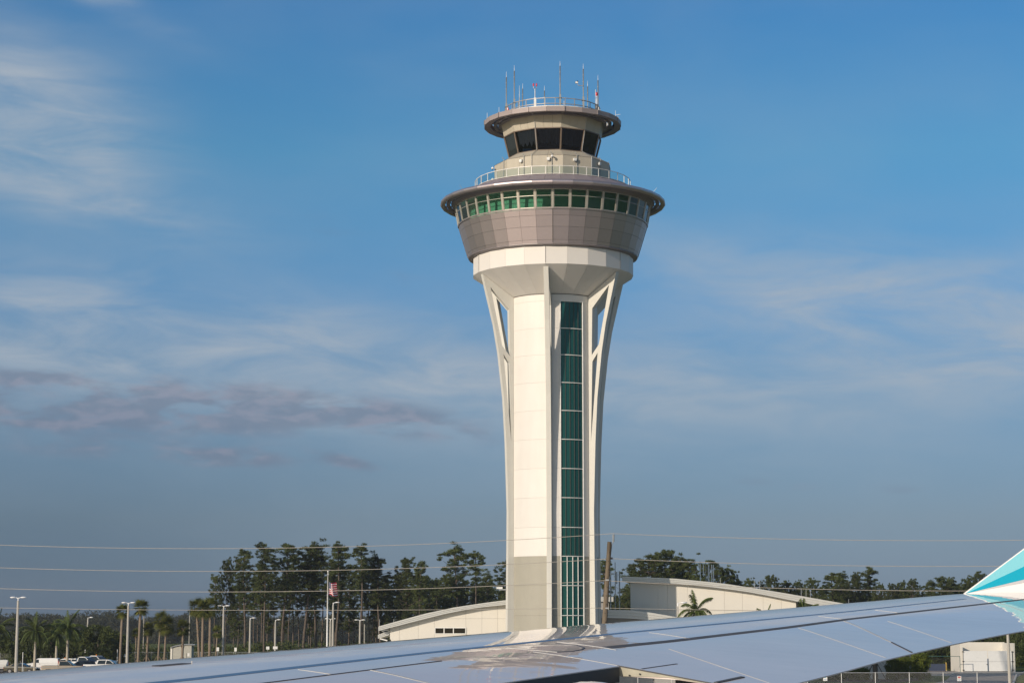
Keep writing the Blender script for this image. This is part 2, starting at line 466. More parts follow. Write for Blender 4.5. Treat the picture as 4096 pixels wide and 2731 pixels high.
# glazed strip: panes between storeys
for zi in range(1, len(joints) - 2):
    z0, z1 = joints[zi], joints[zi + 1]
    w = MB()
    # frame: transom at top and bottom, mullions
    lower = z1 < 13.5
    for a in np.linspace(GL0, GL1, 9)[:-1]:
        b = a + (GL1 - GL0) / 8
        w.bar(pol(RS - .02, a, z1), pol(RS - .02, b, z1), .08, .07)
    fr = w.obj('window', M_wframe, tower)
    nb = 4 if lower else 5
    mu = MB()
    for i in range(1, nb):
        a = GL0 + (GL1 - GL0) * i / nb
        mu.bar(pol(RS - .04, a, z0 + .05), pol(RS - .04, a, z1 - .06), .07 if lower else .03, .07)
    mo = mu.obj('mullion', M_wframe if lower else M_joint, fr)
    for i in range(nb):
        a0 = GL0 + (GL1 - GL0) * i / nb; a1 = GL0 + (GL1 - GL0) * (i + 1) / nb
        o = link('pane', mesh('pane', [pol(RS - .08, a0, z0), pol(RS - .08, a1, z0), pol(RS - .08, a1, z1), pol(RS - .08, a0, z1)], [(0, 1, 2, 3)], G_teal), fr)
for a in (GL0 - .5, GL1 + .5):
    MB().bar(pol(RS + .03, a, 0), pol(RS + .03, a, 39.45), .10, .10).obj('window_jamb', M_wframe, tower)
w = MB()
for i in range(8):
    a = GL0 - .5 + (GL1 - GL0 + 1) * i / 8
    w.bar(pol(RS + .03, a, 39.45), pol(RS + .03, a + (GL1 - GL0 + 1) / 8, 39.45), .1, .1)
w.obj('window_head', M_wframe, tower)

# fins with two openings each
FP = dict(O0=(8.12, 42.40), Oa=(6.78, 37.14), O2=(6.40, 35.02), O3=(6.25, 34.18), O4=(5.70, 29.6), O5=(5.43, 25.05), O6=(5.20, 18), O7=(5.25, 11.5), O8=(5.38, 0),
          I0=(4.52, 40.05), I1=(4.52, 38.85), I2=(4.52, 33.98), I3=(4.52, 33.31), I4=(4.52, 25.05), I5=(4.52, 0),
          a=(7.23, 41.10), b=(5.91, 35.02), c=(5.02, 33.98), d=(5.12, 38.85), e=(5.76, 34.18), g=(5.10, 33.31), h=(4.88, 25.05))
FQ = ['O0 I0 I1 d a', 'O0 a b O2 Oa', 'I1 I2 c d', 'O2 b e O3', 'b c g e', 'c I2 I3 g', 'O3 e h O5 O4', 'I3 I4 h g', 'O5 h I4 I5 O8 O7 O6']
def fin_mesh(th):
    names = list(FP); idx = {n: i for i, n in enumerate(names)}; n = len(names)
    v = []
    for sg in (-1, 1):
        for nm in names:
            r, z = FP[nm]; v.append((sg * th / 2, -r, z))
    f = []; edges = {}
    for q in FQ:
        ids = [idx[x] for x in q.split()]
        f.append(tuple(ids)); f.append(tuple(i + n for i in reversed(ids)))
        for i in range(len(ids)):
            a, b = ids[i], ids[(i + 1) % len(ids)]
            key = (min(a, b), max(a, b)); edges.setdefault(key, []).append((a, b))
    for k, e in edges.items():
        if len(e) == 1:
            a, b = e[0]; f.append((a, b, b + n, a + n))
    return fix_normals(mesh('fin', v, f, M_finc))
fm = fin_mesh(.50)
for a in FINS: link('fin', fm, tower, (0, 0, 0), R(a))
# connection plates where the fins meet the flared collar

# flared cone below the collar
ZC0, ZC1 = 40.15, 42.62
link_cone = panel_mesh('cone_panel', 7.5, 8.42, ZC1, RS + .02, ZC0, .08, M_white, gap=.004, gz=.0)
ring('cone_panel', link_cone, 24, V0 + 7.5)
lathe_poly('cone_trim', [(RS + .01, 40.18), (RS + .05, 40.17), (RS + .05, 40.11), (RS + .01, 40.11)], 48, 0, M_joint, tower)
collar = panel_mesh('collar_panel', 7.5, 8.43, ZC1, 8.43, 44.42, .1, M_white, gap=.006, gz=.0)
ring('collar_panel', collar, 24, V0 + 7.5)
dl = MB().box((0, -5.35, 40.72), (.14, .14, .08)).mesh('downlight', M_lamp)
for a in (-42, -28, -20, -2, 8, 28, 38, 47): link('downlight', dl, tower, (0, 0, 0), R(a))
mb = MB()
for a in FINS: mb.bar(pol(8.45, a, 42.7), pol(8.45, a, 44.4), .035, .03)
mb.obj('expansion_joint', M_joint, tower)

# bowl: cladding
W0 = -1.2
Zs, Zb, Rsill, Rb = 48.02, 44.66, 9.95, 8.92
def rb(z): return Rb + (Rsill - Rb) * (z - Zb) / (Zs - Zb)
rows = [(44.66, 44.96), (44.96, 46.24), (46.24, 47.33), (47.33, 47.92)]
for z0, z1 in rows:
    me = panel_mesh('cladding_panel', 5, rb(z0), z0, rb(z1), z1, .06, M_clad, gap=.010, gz=.012)
    ring('cladding_panel', me, 36, W0 + 5)
me = panel_mesh('sill_ledge', 5, rb(47.93) + .09, 47.93, rb(48.05) + .09, 48.05, .2, M_clad, gap=.001, gz=0)
ring('sill_ledge', me, 36, W0 + 5)
lathe_poly('bowl_lining', [(rb(44.66) - .10, 44.7), (rb(47.9) - .12, 47.95), (8.1, 47.96)], 36, W0, M_joint, tower)
lathe_poly('bowl_rim', [(Rb - .02, 44.7), (Rb - .02, 44.56), (8.35, 44.44), (8.35, 44.6)], 36, W0, M_clad_dark, tower)
mb = MB()
for k in range(0, 36, 9): mb.bar(pol(rb(44.7) + .02, W0 + 10 * k, 44.7), pol(rb(47.9) + .02, W0 + 10 * k, 47.9), .06, .04)
mb.obj('cladding_joint_strip', M_joint, tower)
# observation floor inside
lathe_poly('floor_slab', [(0.01, 47.9), (9.82, 47.9)], 36, W0, M_intd, tower)
lathe_poly('core_wall', [(8.95, 47.9), (8.95, 50.3)], 36, W0, M_int, tower)
lathe_poly('ceiling', [(0.01, 50.06), (10.2, 50.06)], 36, W0, M_int, tower)
# windows of the observation ring
Zh, Rh = 49.92, 10.30
c5 = cos(R(5))
def wpt(t, s, off=0):             # t across -1..1, s up 0..1 on the window facet centred at azimuth 0
    r = Rsill + (Rh - Rsill) * s; z = Zs + .03 + (Zh - Zs - .03) * s
    return Vector((t * (r * sin(R(5))), -(r * c5) - off, z))
w = MB()
w.bar(wpt(-1, 0), wpt(-1, 1), .20, .14)
w.bar(wpt(-.84, 0, .02), wpt(-.84, 1, .02), .03, .06).bar(wpt(.84, 0, .02), wpt(.84, 1, .02), .03, .06)
w.bar(wpt(-.845, .65, .02), wpt(.845, .65, .02), .06, .05)
w.bar(wpt(-.9, .015, .01), wpt(.9, .015, .01), .05, .07).bar(wpt(-.9, .985, .01), wpt(.9, .985, .01), .05, .07)
wm = fix_normals(w.mesh('window', M_frame))
plo = mesh('pane', [wpt(-.845, .03), wpt(.845, .03), wpt(.845, .64), wpt(-.845, .64)], [(0, 1, 2, 3)], G_green)
phi = mesh('pane', [wpt(-.845, .66), wpt(.845, .66), wpt(.845, .98), wpt(-.845, .98)], [(0, 1, 2, 3)], G_green)
fil = mesh('mullion_cover', [wpt(-1, 0, .0), wpt(-.845, 0, 0), wpt(-.845, 1, 0), wpt(-1, 1, 0)], [(0, 1, 2, 3)], M_frame)
fir = mesh('mullion_cover', [wpt(.845, 0, 0), wpt(1, 0, 0), wpt(1, 1, 0), wpt(.845, 1, 0)], [(0, 1, 2, 3)], M_frame)
for k in range(36):
    a = W0 + 5 + 10 * k
    o = link('window', wm, tower, (0, 0, 0), R(a))
    link('pane', plo, o); link('pane', phi, o); link('mullion_cover', fil, o); link('mullion_cover', fir, o)
# soffit wall above the windows, roof edge tube, sun-shade rings
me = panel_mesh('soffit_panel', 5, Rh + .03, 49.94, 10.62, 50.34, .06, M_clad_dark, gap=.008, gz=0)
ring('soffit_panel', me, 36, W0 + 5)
def torus_seg(name, rad, r, z, half, m, n=10, gap=.008, steps=1):
    mb = MB(); g = math.degrees(gap / rad)
    pts = [pol(rad, -half + g + (2 * half - 2 * g) * i / steps, z) for i in range(steps + 1)]
    v = []
    for i, p in enumerate(pts):
        a = -half + (2 * half) * i / steps
        o = Vector((sin(R(a)), -cos(R(a)), 0))
        for k in range(n):
            t = 2 * pi * k / n; v.append(p + o * cos(t) * r + Vector((0, 0, 1)) * sin(t) * r)
    f = [(i * n + k, i * n + (k + 1) % n, (i + 1) * n + (k + 1) % n, (i + 1) * n + k) for i in range(steps) for k in range(n)]
    f += [tuple(range(n)), tuple(range(steps * n, steps * n + n))]
    me = fix_normals(mesh(name, v, f, m))
    return smooth_by_angle(me, 40)
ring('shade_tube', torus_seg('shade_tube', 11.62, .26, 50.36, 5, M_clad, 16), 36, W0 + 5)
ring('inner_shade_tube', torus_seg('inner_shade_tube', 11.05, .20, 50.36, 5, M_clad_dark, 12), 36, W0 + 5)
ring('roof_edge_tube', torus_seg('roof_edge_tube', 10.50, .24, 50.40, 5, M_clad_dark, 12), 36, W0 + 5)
br = MB().box((0, -11.05, 50.40), (.35, 1.0, .06)).mesh('shade_bracket', M_clad_dark)
ring('shade_bracket', br, 36, W0 + 5)
me = panel_mesh('roof_panel', 5, 10.55, 50.60, 8.15, 51.92, .05, M_roofskin, gap=.012, gz=.0)
ring('roof_panel', me, 36, W0)
# balcony deck, glass balustrade
lathe_poly('balcony_deck', [(8.3, 51.88), (6.0, 51.90)], 36, W0, M_roofskin, tower)
RG = 8.2; A0 = W0 + 5
gp = panel_mesh('balustrade_glass', 5, RG, 51.93, RG, 52.70, .02, G_clear, gap=.06, gz=0)
gp2 = mesh('balustrade_glass', [pol(RG, -4.6, 51.98), pol(RG, 4.6, 51.98), pol(RG, 4.6, 52.68), pol(RG, -4.6, 52.68)], [(0, 1, 2, 3)], G_clear)
ring('balustrade_glass', gp2, 36, A0 + 5)
ps = MB().box((0, -RG, 52.3), (.055, .055, .84)).mesh('baluster', M_wframe)
ring('baluster', ps, 36, A0)
tr_ = MB().bar(pol(RG, -5, 52.76), pol(RG, 5, 52.76), .07, .05).mesh('handrail', M_wframe)
ring('handrail', tr_, 36, A0 + 5)
brl = MB().bar(pol(RG, -5, 51.95), pol(RG, 5, 51.95), .05, .04).mesh('bottom_rail', M_wframe)
ring('bottom_rail', brl, 36, A0 + 5)
# cab drum and skirt (12 sides)
def sub_panels(name, r0, z0, r1, z1, th, m, n, parent=tower, gap=.01, off=.0):
    # each 30 degree facet split into n panels
    for k in range(12):
        for i in range(n):
            t0, t1 = -1 + 2 * i / n, -1 + 2 * (i + 1) / n
            key = (name, r0, z0, i, n)
            if key not in PC:
                h = R(15); v = []
                for (r, z) in ((r0, z0), (r1, z1)):
                    for t in (t0, t1):
                        g = gap * (1 if t == t0 else -1)
                        v.append(Vector((t * r * sin(h) + g, -r * cos(h), z)))
                v += [p + Vector((0, th, 0)) for p in v]
                PC[key] = fix_normals(mesh(name, v, [(0, 1, 3, 2), (4, 6, 7, 5), (0, 4, 5, 1), (2, 3, 7, 6), (0, 2, 6, 4), (1, 5, 7, 3)], m))
            link(name, PC[key], parent, (0, 0, 0), R(V0 + 15 + 30 * k))
PC = {}
sub_panels('drum_panel', 6.22, 51.9, 6.22, 54.36, .05, M_tan, 2)
sub_panels('skirt_panel', 6.26, 54.38, 4.72, 55.22, .05, M_tan, 2)
lathe_poly('drum_lining', [(6.14, 51.9), (6.14, 54.34), (4.7, 55.16), (.01, 55.16)], 12, V0, M_joint, tower)
sub_panels('cab_upper_panel', 5.21, 57.52, 5.50, 58.78, .05, M_tan, 3)
lathe_poly('cab_upper_lining', [(5.13, 57.5), (5.42, 58.78)], 12, V0, M_joint, tower)
# cab windows
def cpt(t, s, off=0):
    r = 4.64 + (5.20 - 4.64) * s; z = 55.26 + (57.48 - 55.26) * s
    return Vector((t * r * sin(R(15)), -r * cos(R(15)) - off, z))
w = MB()
w.bar(cpt(-1, 0), cpt(-1, 1), .15, .12)
w.bar(cpt(-.97, .0), cpt(.97, .0), .10, .10).bar(cpt(-.97, 1), cpt(.97, 1), .12, .10)
cwm = w.mesh('cab_window', M_brown)
cpm = mesh('pane', [cpt(-.96, .03, -.02), cpt(.96, .03, -.02), cpt(.96, .98, -.02), cpt(-.96, .98, -.02)], [(0, 1, 2, 3)], G_dark)
for k in range(12):
    a = V0 + 15 + 30 * k
    o = link('cab_window', cwm, tower, (0, 0, 0), R(a))
    link('pane', cpm, o)
    if k in (9, 10, 11, 0):
        n = 24; r_ = random.Random(k); v = []; f = []
        low = [.28 + r_.random() * .10 + (.10 if k == 10 else 0) * math.sin(i) for i in range(n + 1)]
        x0, x1 = (-.78, .88) if k in (10, 11) else (-.9, .9)
        if k in (0,): low = [.22 + .06 * r_.random() for _ in low]
        for i in range(n + 1):
            t = x0 + (x1 - x0) * i / n
            p = cpt(t, low[i], -.14 - .025 * math.sin(i * 1.7)); q = cpt(t, .97, -.14 - .015 * math.sin(i * 1.7)); v += [p, q]
        f = [(2 * i, 2 * i + 2, 2 * i + 3, 2 * i + 1) for i in range(n)]
        link('blind', mesh('blind', v, f, M_curtain), o)
# lightning cable tape down the corners
for a in (V0 - 30, V0 + 30):
    MB().tube([pol(5.56, a, 58.8), pol(5.26, a, 57.5), pol(4.78, a, 55.4), pol(4.82, a, 55.25), pol(6.3, a, 54.45), pol(6.3, a, 52.0)], .025, 5).obj('lightning_conductor', M_galv, tower)
lathe_poly('cab_core', [(1.6, 55.1), (1.6, 58.7)], 12, V0, M_intd, tower)
MB().box((0, 0, 55.7), (4.2, 4.2, .9)).obj('control_desk', M_intd, tower)
# canopy
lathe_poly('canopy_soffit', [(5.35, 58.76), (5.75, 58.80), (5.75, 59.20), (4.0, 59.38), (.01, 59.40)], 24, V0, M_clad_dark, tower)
me = panel_mesh('canopy_fascia', 7.5, 7.28, 58.72, 7.28, 59.22, .05, M_fascia, gap=.008, gz=0)
ring('canopy_fascia', me, 24, V0 + 7.5)
lathe_poly('canopy_channel', [(7.22, 58.74), (6.62, 58.80), (6.62, 58.92), (7.2, 59.18), (6.5, 59.26), (6.5, 59.20)], 24, V0, M_roofskin, tower)
lathe_poly('canopy_inner_ring', [(6.28, 58.85), (5.98, 58.88), (5.98, 59.10), (6.28, 59.16), (6.28, 58.85)], 24, V0, M_clad_dark, tower)
bm_ = MB().box((0, -6.35, 58.95), (.22, 1.75, .26)).mesh('canopy_beam', M_clad_dark)
ring('canopy_beam', bm_, 12, V0)
bm2 = MB().box((0, -7.30, 58.98), (.07, .10, .5)).mesh('fascia_clip', M_clad_dark)
ring('fascia_clip', bm2, 12, V0)
lathe_poly('roof_parapet', [(6.2, 59.22), (6.2, 59.56), (6.0, 59.56), (6.0, 59.22)], 24, V0, M_wframe, tower)
RR = 5.05
lathe_poly('roof_rail_deck', [(5.3, 59.26), (5.3, 59.34), (4.0, 59.36)], 24, V0, M_roofskin, tower)
post = MB().box((0, -RR, 59.98), (.07, .07, 1.36)).mesh('rail_post', M_rail)
ring('rail_post', post, 30, 2.0)
for z, nm in ((60.66, 'top_rail'), (60.06, 'lower_rail')):
    ring(nm, MB().bar(pol(RR, -6, z), pol(RR, 6, z), .08, .07).mesh(nm, M_rail), 30, 8.0)

# fittings on the cab drum
def wall_light(a, t, z):
    c = pol(6.22 * cos(R(15)) / cos(R(t)), a + t, z)
    o = Vector((sin(R(a)), -cos(R(a)), 0))
    e = empty('wall_light', (TX + c.x + o.x * .02, TY + c.y + o.y * .02, z), R(a))
    MB().box((0, -.12, 0), (.30, .22, .26)).obj('housing', M_wframe, e)
    MB().box((0, -.14, -.17), (.22, .18, .07)).obj('diffuser', M_galv, e)
    return e
for a, t, lab in ((V0 - 45, 3, 'first'), (V0 - 15, 1, 'second'), (V0 + 15, -3.0, 'third'), (V0 + 45, -2.5, 'fourth')):
    tag(wall_light(a, t, 53.95), 'cream wall light on the drum below the dark cab, %s from the left' % lab, 'wall light', 'wall lights on the drum below the cab')
for a, t in ((V0 - 75, 9), (V0 - 45, 6), (V0 - 15, 4.3), (V0 + 15, -.5), (V0 + 45, 0), (V0 + 70, 0)):
    p = pol(6.22 * cos(R(15)) / cos(R(t)) + .06, a + t, 0)
    MB().tube([(p.x, p.y, 52.2), (p.x, p.y, 54.55), (p.x - .12, p.y - .02, 54.62), (p.x - .13, p.y, 54.75)], .04, 6).obj('davit_hook', M_ant, tower)
def dome_cam(p, lab, d=1):
    e = empty('security_camera', p, 0, lab, 'camera')
    MB().box((0, .05, .10), (.2, .3, .07)).tube([(0, -.05, .12), (0, -.2, .14), (0, -.22, .06)], .04, 6).obj('arm', M_wframe, e)
    MB().ell((0, -.22, 0), (.13, .13, .13)).obj('dome', M_lamp, e, smooth=True)
    MB().ell((0, -.22, -.06), (.105, .105, .10)).obj('lens', M_black, e, smooth=True)
p = pol(6.28, V0 - 10, 54.12); dome_cam((TX + p.x - .05, TY + p.y - .1, 54.1), 'white dome camera in the middle of the drum below the cab')
dome_cam((TX - 6.35, TY - 1.4, 53.95), 'white dome camera at the left edge of the drum, the upper of two')
dome_cam((TX - 6.35, TY - 1.4, 52.75), 'white dome camera at the left edge of the drum, behind the balustrade')

# ------------------------------------------------------------------ antennas on the tower roof
def acoord(X, front=True, r=RR):       # pixel x (4096 wide) to a point on the roof rail circle
    x = xat(X, TY, 60) - TX
    x = max(-r * .985, min(r * .985, x))
    y = -math.sqrt(r * r - x * x) if front else math.sqrt(r * r - x * x)
    return Vector((TX + x, TY + y, 0))
def sx(X): return 1920 + X / 3.7935
def sy(Y): return 220 + Y / 3.7935
def antenna(X, front, ytop_thick, ytop, label, w=.055, mount=True, white=False, ybase=None):
    p = acoord(sx(X), front)
    z0 = 59.34
    z1 = zat(sy(ytop_thick), p.y); z2 = zat(sy(ytop), p.y)
    e = empty('whip_antenna', (p.x, p.y, z0), 0, label, 'antenna', 'whip antennas around the tower roof')
    m = M_antw if white else M_ant
    if mount:
        MB().box((0, 0, .85), (.19, .16, 1.7)).obj('mount_post', M_ant, e)
        MB().box((0, 0, 1.28), (.34, .2, .05)).box((0, 0, .35), (.34, .2, .05)).obj('clamp', M_black, e)
    zz = z1 - z0
    MB().tube([(0, 0, .0), (0, 0, 1.7), (0, 0, 1.8), (0, 0, zz)], [.075, .075, w, w], 8).obj('mast', m, e, smooth=True)
    MB().tube([(0, 0, zz), (0, 0, zz + (z2 - z1) * .4), (0, 0, z2 - z0)], [.026, .02, .012], 6).obj('whip', M_antw, e)
    for k in range(3):
        z = 1.9 + (zz - 1.9) * (k + 1) / 4
        if zz > 2.4: MB().tube([(0, 0, z), (0, 0, z + .06)], w + .018, 8).obj('collar', M_ant, e)
    return e
antenna(400, True, 340, 255, 'tall grey whip antenna on the roof rail, leftmost')
antenna(520, True, 245, 160, 'tall dark whip antenna on the roof rail, second from the left')
antenna(600, False, 650, 465, 'short thin white whip antenna right of the two tall left masts', .04, False, True)
antenna(650, False, 515, 435, 'short grey whip antenna left of the double red lamp', .05, False)
antenna(990, False, 545, 470, 'short whip antenna right of the double red lamp', .05, False)
antenna(1200, True, 170, 95, 'tallest whip antenna, near the middle of the roof rail')
antenna(1550, True, 215, 135, 'tall whip antenna with a small camera arm on its left')
antenna(1652, False, 480, 395, 'medium whip antenna between the camera mast and the right red lamp', .05, False)
antenna(1800, False, 390, 310, 'tall whip antenna behind the single red lamp at right', .055, True)
def lampfit(X, front, label, two):
    p = acoord(sx(X), front)
    e = empty('obstruction_lamp', (p.x, p.y, 59.34), 0, label, 'warning lamp')
    MB().box((0, 0, .7), (.24, .2, 1.4)).box((0, -.14, .35), (.5, .14, .25)).obj('mount_post', M_wframe if two else M_ant, e)
    MB().tube([(0, 0, 1.4), (0, 0, 2.35)], .045, 6).obj('stem', M_galv, e)
    if two:
        MB().tube([(-.16, 0, 2.62), (-.15, 0, 2.42), (0, 0, 2.32), (.15, 0, 2.42), (.16, 0, 2.62)], .03, 6).obj('fork', M_galv, e)
        for x in (-.16, .16):
            MB().tube([(x, 0, 2.62), (x, 0, 2.72), (x, 0, 2.9), (x, 0, 2.95)], [.05, .085, .08, .02], 8).obj('lamp', M_red, e, smooth=True)
    else:
        MB().tube([(0, 0, 2.3), (0, 0, 2.42), (0, 0, 2.62), (0, 0, 2.72)], [.06, .13, .12, .03], 10).obj('lamp', M_red, e, smooth=True)
        MB().tube([(-.14, 0, 1.2), (-.14, 0, 3.0)], .025, 5).obj('whip', M_antw, e)
lampfit(828, True, 'double red warning lamp on a white post at the roof rail', True)
lampfit(1762, True, 'single red warning lamp with a thin white whip at the right of the roof', False)
p = acoord(sx(437), False, 4.6); e = empty('beacon', (p.x - .2, p.y - 2.5, 59.36), 0, 'small red lamp low behind the leftmost roof rail', 'warning lamp')
MB().tube([(0, 0, 0), (0, 0, .8)], .03, 6).obj('stem', M_galv, e); MB().tube([(0, 0, .8), (0, 0, .85), (0, 0, 1.05), (0, 0, 1.1)], [.06, .1, .1, .03], 8).obj('lamp', M_red, e)
p = acoord(sx(1550), True)
e = empty('mast_camera', (p.x, p.y, 62.2), 0, 'small dark camera on an arm beside the tall mast at right', 'camera')
MB().tube([(-.02, -.1, 0), (-.5, -.1, .02), (-.62, -.1, .2)], .035, 6).obj('arm', M_galv, e)
MB().box((-.70, -.12, .33), (.26, .2, .16)).obj('housing', M_wframe, e); MB().box((-.6, -.12, .45), (.12, .2, .12)).box((-.84, -.12, .34), (.04, .15, .13)).obj('hood', M_black, e)
for X, lab in ((113, 'at the far left of the canopy edge'), (293, 'second from the left on the canopy edge'), (1250, 'at the middle of the canopy edge'), (2033, 'with a side arm at the right of the canopy edge')):
    q = acoord(sx(X), True, 7.25)
    e = empty('lightning_rod', (q.x, q.y, 59.22), 0, 'short thin lightning rod ' + lab, 'lightning rod', 'lightning rods on the canopy edge')
    MB().tube([(0, 0, -.05), (0, 0, .55)], .02, 6).obj('rod', M_antw, e)
    MB().box((0, 0, 0), (.08, .08, .08)).obj('foot', M_galv, e)
    if X == 2033: MB().tube([(0, 0, .06), (.5, -.2, .1)], .02, 6).obj('side_arm', M_antw, e)
for a, lab in ((-54, 'left'), (62, 'right')):
    q = pol(11.6, a, 50.6)
    e = empty('lightning_rod', (TX + q.x, TY + q.y, 50.6), 0, 'thin slanted rod on the %s side of the large shade ring' % lab, 'lightning rod', 'slanted rods on the shade ring')
    MB().tube([(0, 0, 0), (-.25 if a < 0 else .38, 0, .45)], .016, 6).obj('rod', M_antw if a > 0 else M_ant, e)
    MB().box((0, 0, 0), (.06, .06, .06)).obj('foot', M_galv, e)
# floodlight camera on the left side of the tower, low
q = at(2000, 2352, TY - 2)
e = empty('wall_camera', q, 0, 'white box camera on a bracket at the left side of the tower foot', 'camera')
MB().box((-.05, 0, .05), (.62, .3, .2)).obj('housing', M_wframe, e); MB().box((.28, 0, -.12), (.75, .1, .1)).tube([(.1, 0, 0), (.12, 0, -.1)], .05, 6).obj('bracket', M_galv, e)
MB().box((-.37, 0, .05), (.02, .22, .14)).obj('lens', M_black, e)

# ------------------------------------------------------------------ buildings at the tower foot
def P2(x, y, Y): p = at(x, y, Y); return (p.x, p.z)
def interp(pts, x):
    for (a, b), (c, d) in zip(pts, pts[1:]):
        if x <= c: return b + (d - b) * (x - a) / (c - a)
    (a, b), (c, d) = pts[-2:]; return b + (d - b) * (x - a) / (c - a)
def wall_panels(root, Y, xs, topf, zjoints, m, th=.12, hole=None, zbot=0):
    # vertical panel strips between the x values (world metres); top follows topf(x)
    for a, b in zip(xs, xs[1:]):
        zs = [zbot] + [z for z in zjoints if z < min(topf(a), topf(b)) - .2] + [None]
        for z0, z1 in zip(zs, zs[1:]):
            g = .008
            if z1 is None:
                n = 4; top = [(a + g + (b - a - 2 * g) * i / n, topf(a + g + (b - a - 2 * g) * i / n)) for i in range(n, -1, -1)]
                poly = [(a + g, z0 + g), (b - g, z0 + g)] + top
            else: poly = [(a + g, z0 + g), (b - g, z0 + g), (b - g, z1 - g), (a + g, z1 - g)]
            if hole and a < hole[0] - .0 < b + .01 and z0 < hole[2] < (z1 or 99):
                h0, h1, h2, h3 = hole
                tops = z1 - g if z1 else None
                if tops is None: tops = min(topf(a), topf(b))
                for q in ([(a + g, z0 + g), (b - g, z0 + g), (b - g, h2), (a + g, h2)], [(a + g, h2), (h0, h2), (h0, h3), (a + g, h3)], [(h1, h2), (b - g, h2), (b - g, h3), (h1, h3)], [(a + g, h3), (b - g, h3)] + ([(b - g, tops), (a + g, tops)] if z1 else top)):
                    if abs(q[1][0] - q[0][0]) > .02:
                        link('wall_panel', fix_normals(mesh('wall_panel', *prism(q, Y, Y + th), m)), root)
                continue
            link('wall_panel', fix_normals(mesh('wall_panel', *prism(poly, Y, Y + th), m)), root)
def roof_slab(root, name, top, bot, Y0, Y1, m, seams=3, shear=0.):
    # fascia made of stacked bands between the top and bottom curves
    n = 16
    x0, x1 = top[0][0], top[-1][0]
    for s in range(seams):
        t0, t1 = s / seams, (s + 1) / seams
        poly = []
        for i in range(n + 1):
            x = x0 + (x1 - x0) * i / n; a, b = interp(bot, x), interp(top, x); poly.append((x, a + (b - a) * t0 + .012))
        for i in range(n, -1, -1):
            x = x0 + (x1 - x0) * i / n; a, b = interp(bot, x), interp(top, x); poly.append((x, a + (b - a) * t1))
        v, f = prism(poly, Y0 - .05 * s, Y1 + .02 * s)
        if shear: v = [(p[0] + (shear if p[1] > Y0 + 5 else 0), p[1], p[2]) for p in v]
        me = fix_normals(mesh(name, v, f, m)); link(name, me, root)

# left wing
YL = 218.0
bl = empty('annex_building', (0, 0, 0), 0, 'low cream building with a curved metal roof left of the tower foot', 'building')
def r6(x, y): return (1400 + x / 3.36, 2300 + y / 3.36)
top = [P2(*r6(x, y), YL - .8) for x, y in ((385, 685), (600, 625), (1000, 515), (1400, 430), (1800, 370), (2105, 330), (2400, 295))]
bot = [P2(*r6(x, y), YL - .8) for x, y in ((385, 744), (600, 690), (900, 612), (1300, 512), (1700, 436), (2105, 395), (2400, 362))]
roof_slab(bl, 'roof_band', top, bot, YL - .8, YL + 16, M_roofmetal)
xs = [P2(r6(x, 0)[0], 2400, YL)[0] for x in (540, 668, 920, 1135, 1558, 1773, 1985, 2350)]
hz0 = P2(*r6(1140, 783), YL)[1]; hz1 = P2(*r6(1140, 703), YL)[1]
hx0 = P2(*r6(1140, 703), YL)[0] + .02; hx1 = P2(*r6(1557, 703), YL)[0] - .02
zj = P2(*r6(1200, 580), YL)[1]
wall_panels(bl, YL, xs[:4], lambda x: interp(bot, x) + .12, [], M_bwall)
wall_panels(bl, YL, xs[3:], lambda x: interp(bot, x) + .12, [zj], M_bwall, hole=(hx0, hx1, hz0, hz1))
v, f = prism([(xs[0] + .03, 0), (xs[-1], 0)] + [(x, interp(bot, x) + .1) for x in reversed(xs)], YL + .4, YL + 15)
link('building_core', fix_normals(mesh('building_core', v, f, M_joint)), bl)
MB().box((xs[0] + .06, YL + 7.5, 2.5), (.1, 15, 5)).obj('end_wall', M_bwall, bl)
wn = MB()
px = [hx0, hx0 + (hx1 - hx0) * .295, hx0 + (hx1 - hx0) * .60, hx1]
for x in px: wn.box((x, YL - .01, (hz0 + hz1) / 2), (.09, .14, hz1 - hz0 + .08))
for z in (hz0, hz1): wn.box(((hx0 + hx1) / 2, YL - .013, z), (hx1 - hx0 - .1, .13, .09))
wo = wn.obj('window', M_wframe, bl)
for a, b in zip(px, px[1:]):
    link('pane', mesh('pane', [(a, YL + .05, hz0), (b, YL + .05, hz0), (b, YL + .05, hz1), (a, YL + .05, hz1)], [(0, 1, 2, 3)], G_dark), wo)
# small lower eave with white props
e2t = [P2(*r6(x, y), YL - .4) for x, y in ((370, 797), (530, 742))]; e2b = [P2(*r6(x, y), YL - .4) for x, y in ((370, 850), (530, 800))]
roof_slab(bl, 'lower_eave', e2t, e2b, YL + .3, YL + 14, M_roofmetal)
a = at(*r6(425, 745), YL); b = at(*r6(520, 790), YL); MB().bar((a.x, YL + .2, a.z), (b.x, YL + .2, b.z), .12).obj('eave_prop', M_wframe, bl)
a = at(*r6(400, 850), YL); b = at(*r6(500, 875), YL); MB().bar((a.x, YL + .2, a.z), (b.x, YL + .2, b.z), .12).obj('eave_prop', M_wframe, bl)
for x, y0, y1 in ((395, 685, 590), (588, 628, 590), (383, 780, 695)):
    a = at(*r6(x, y0), YL); b = at(*r6(x, y1), YL); MB().bar((a.x, YL, a.z), (b.x, YL, b.z), .035).obj('roof_spike', M_galv, bl)

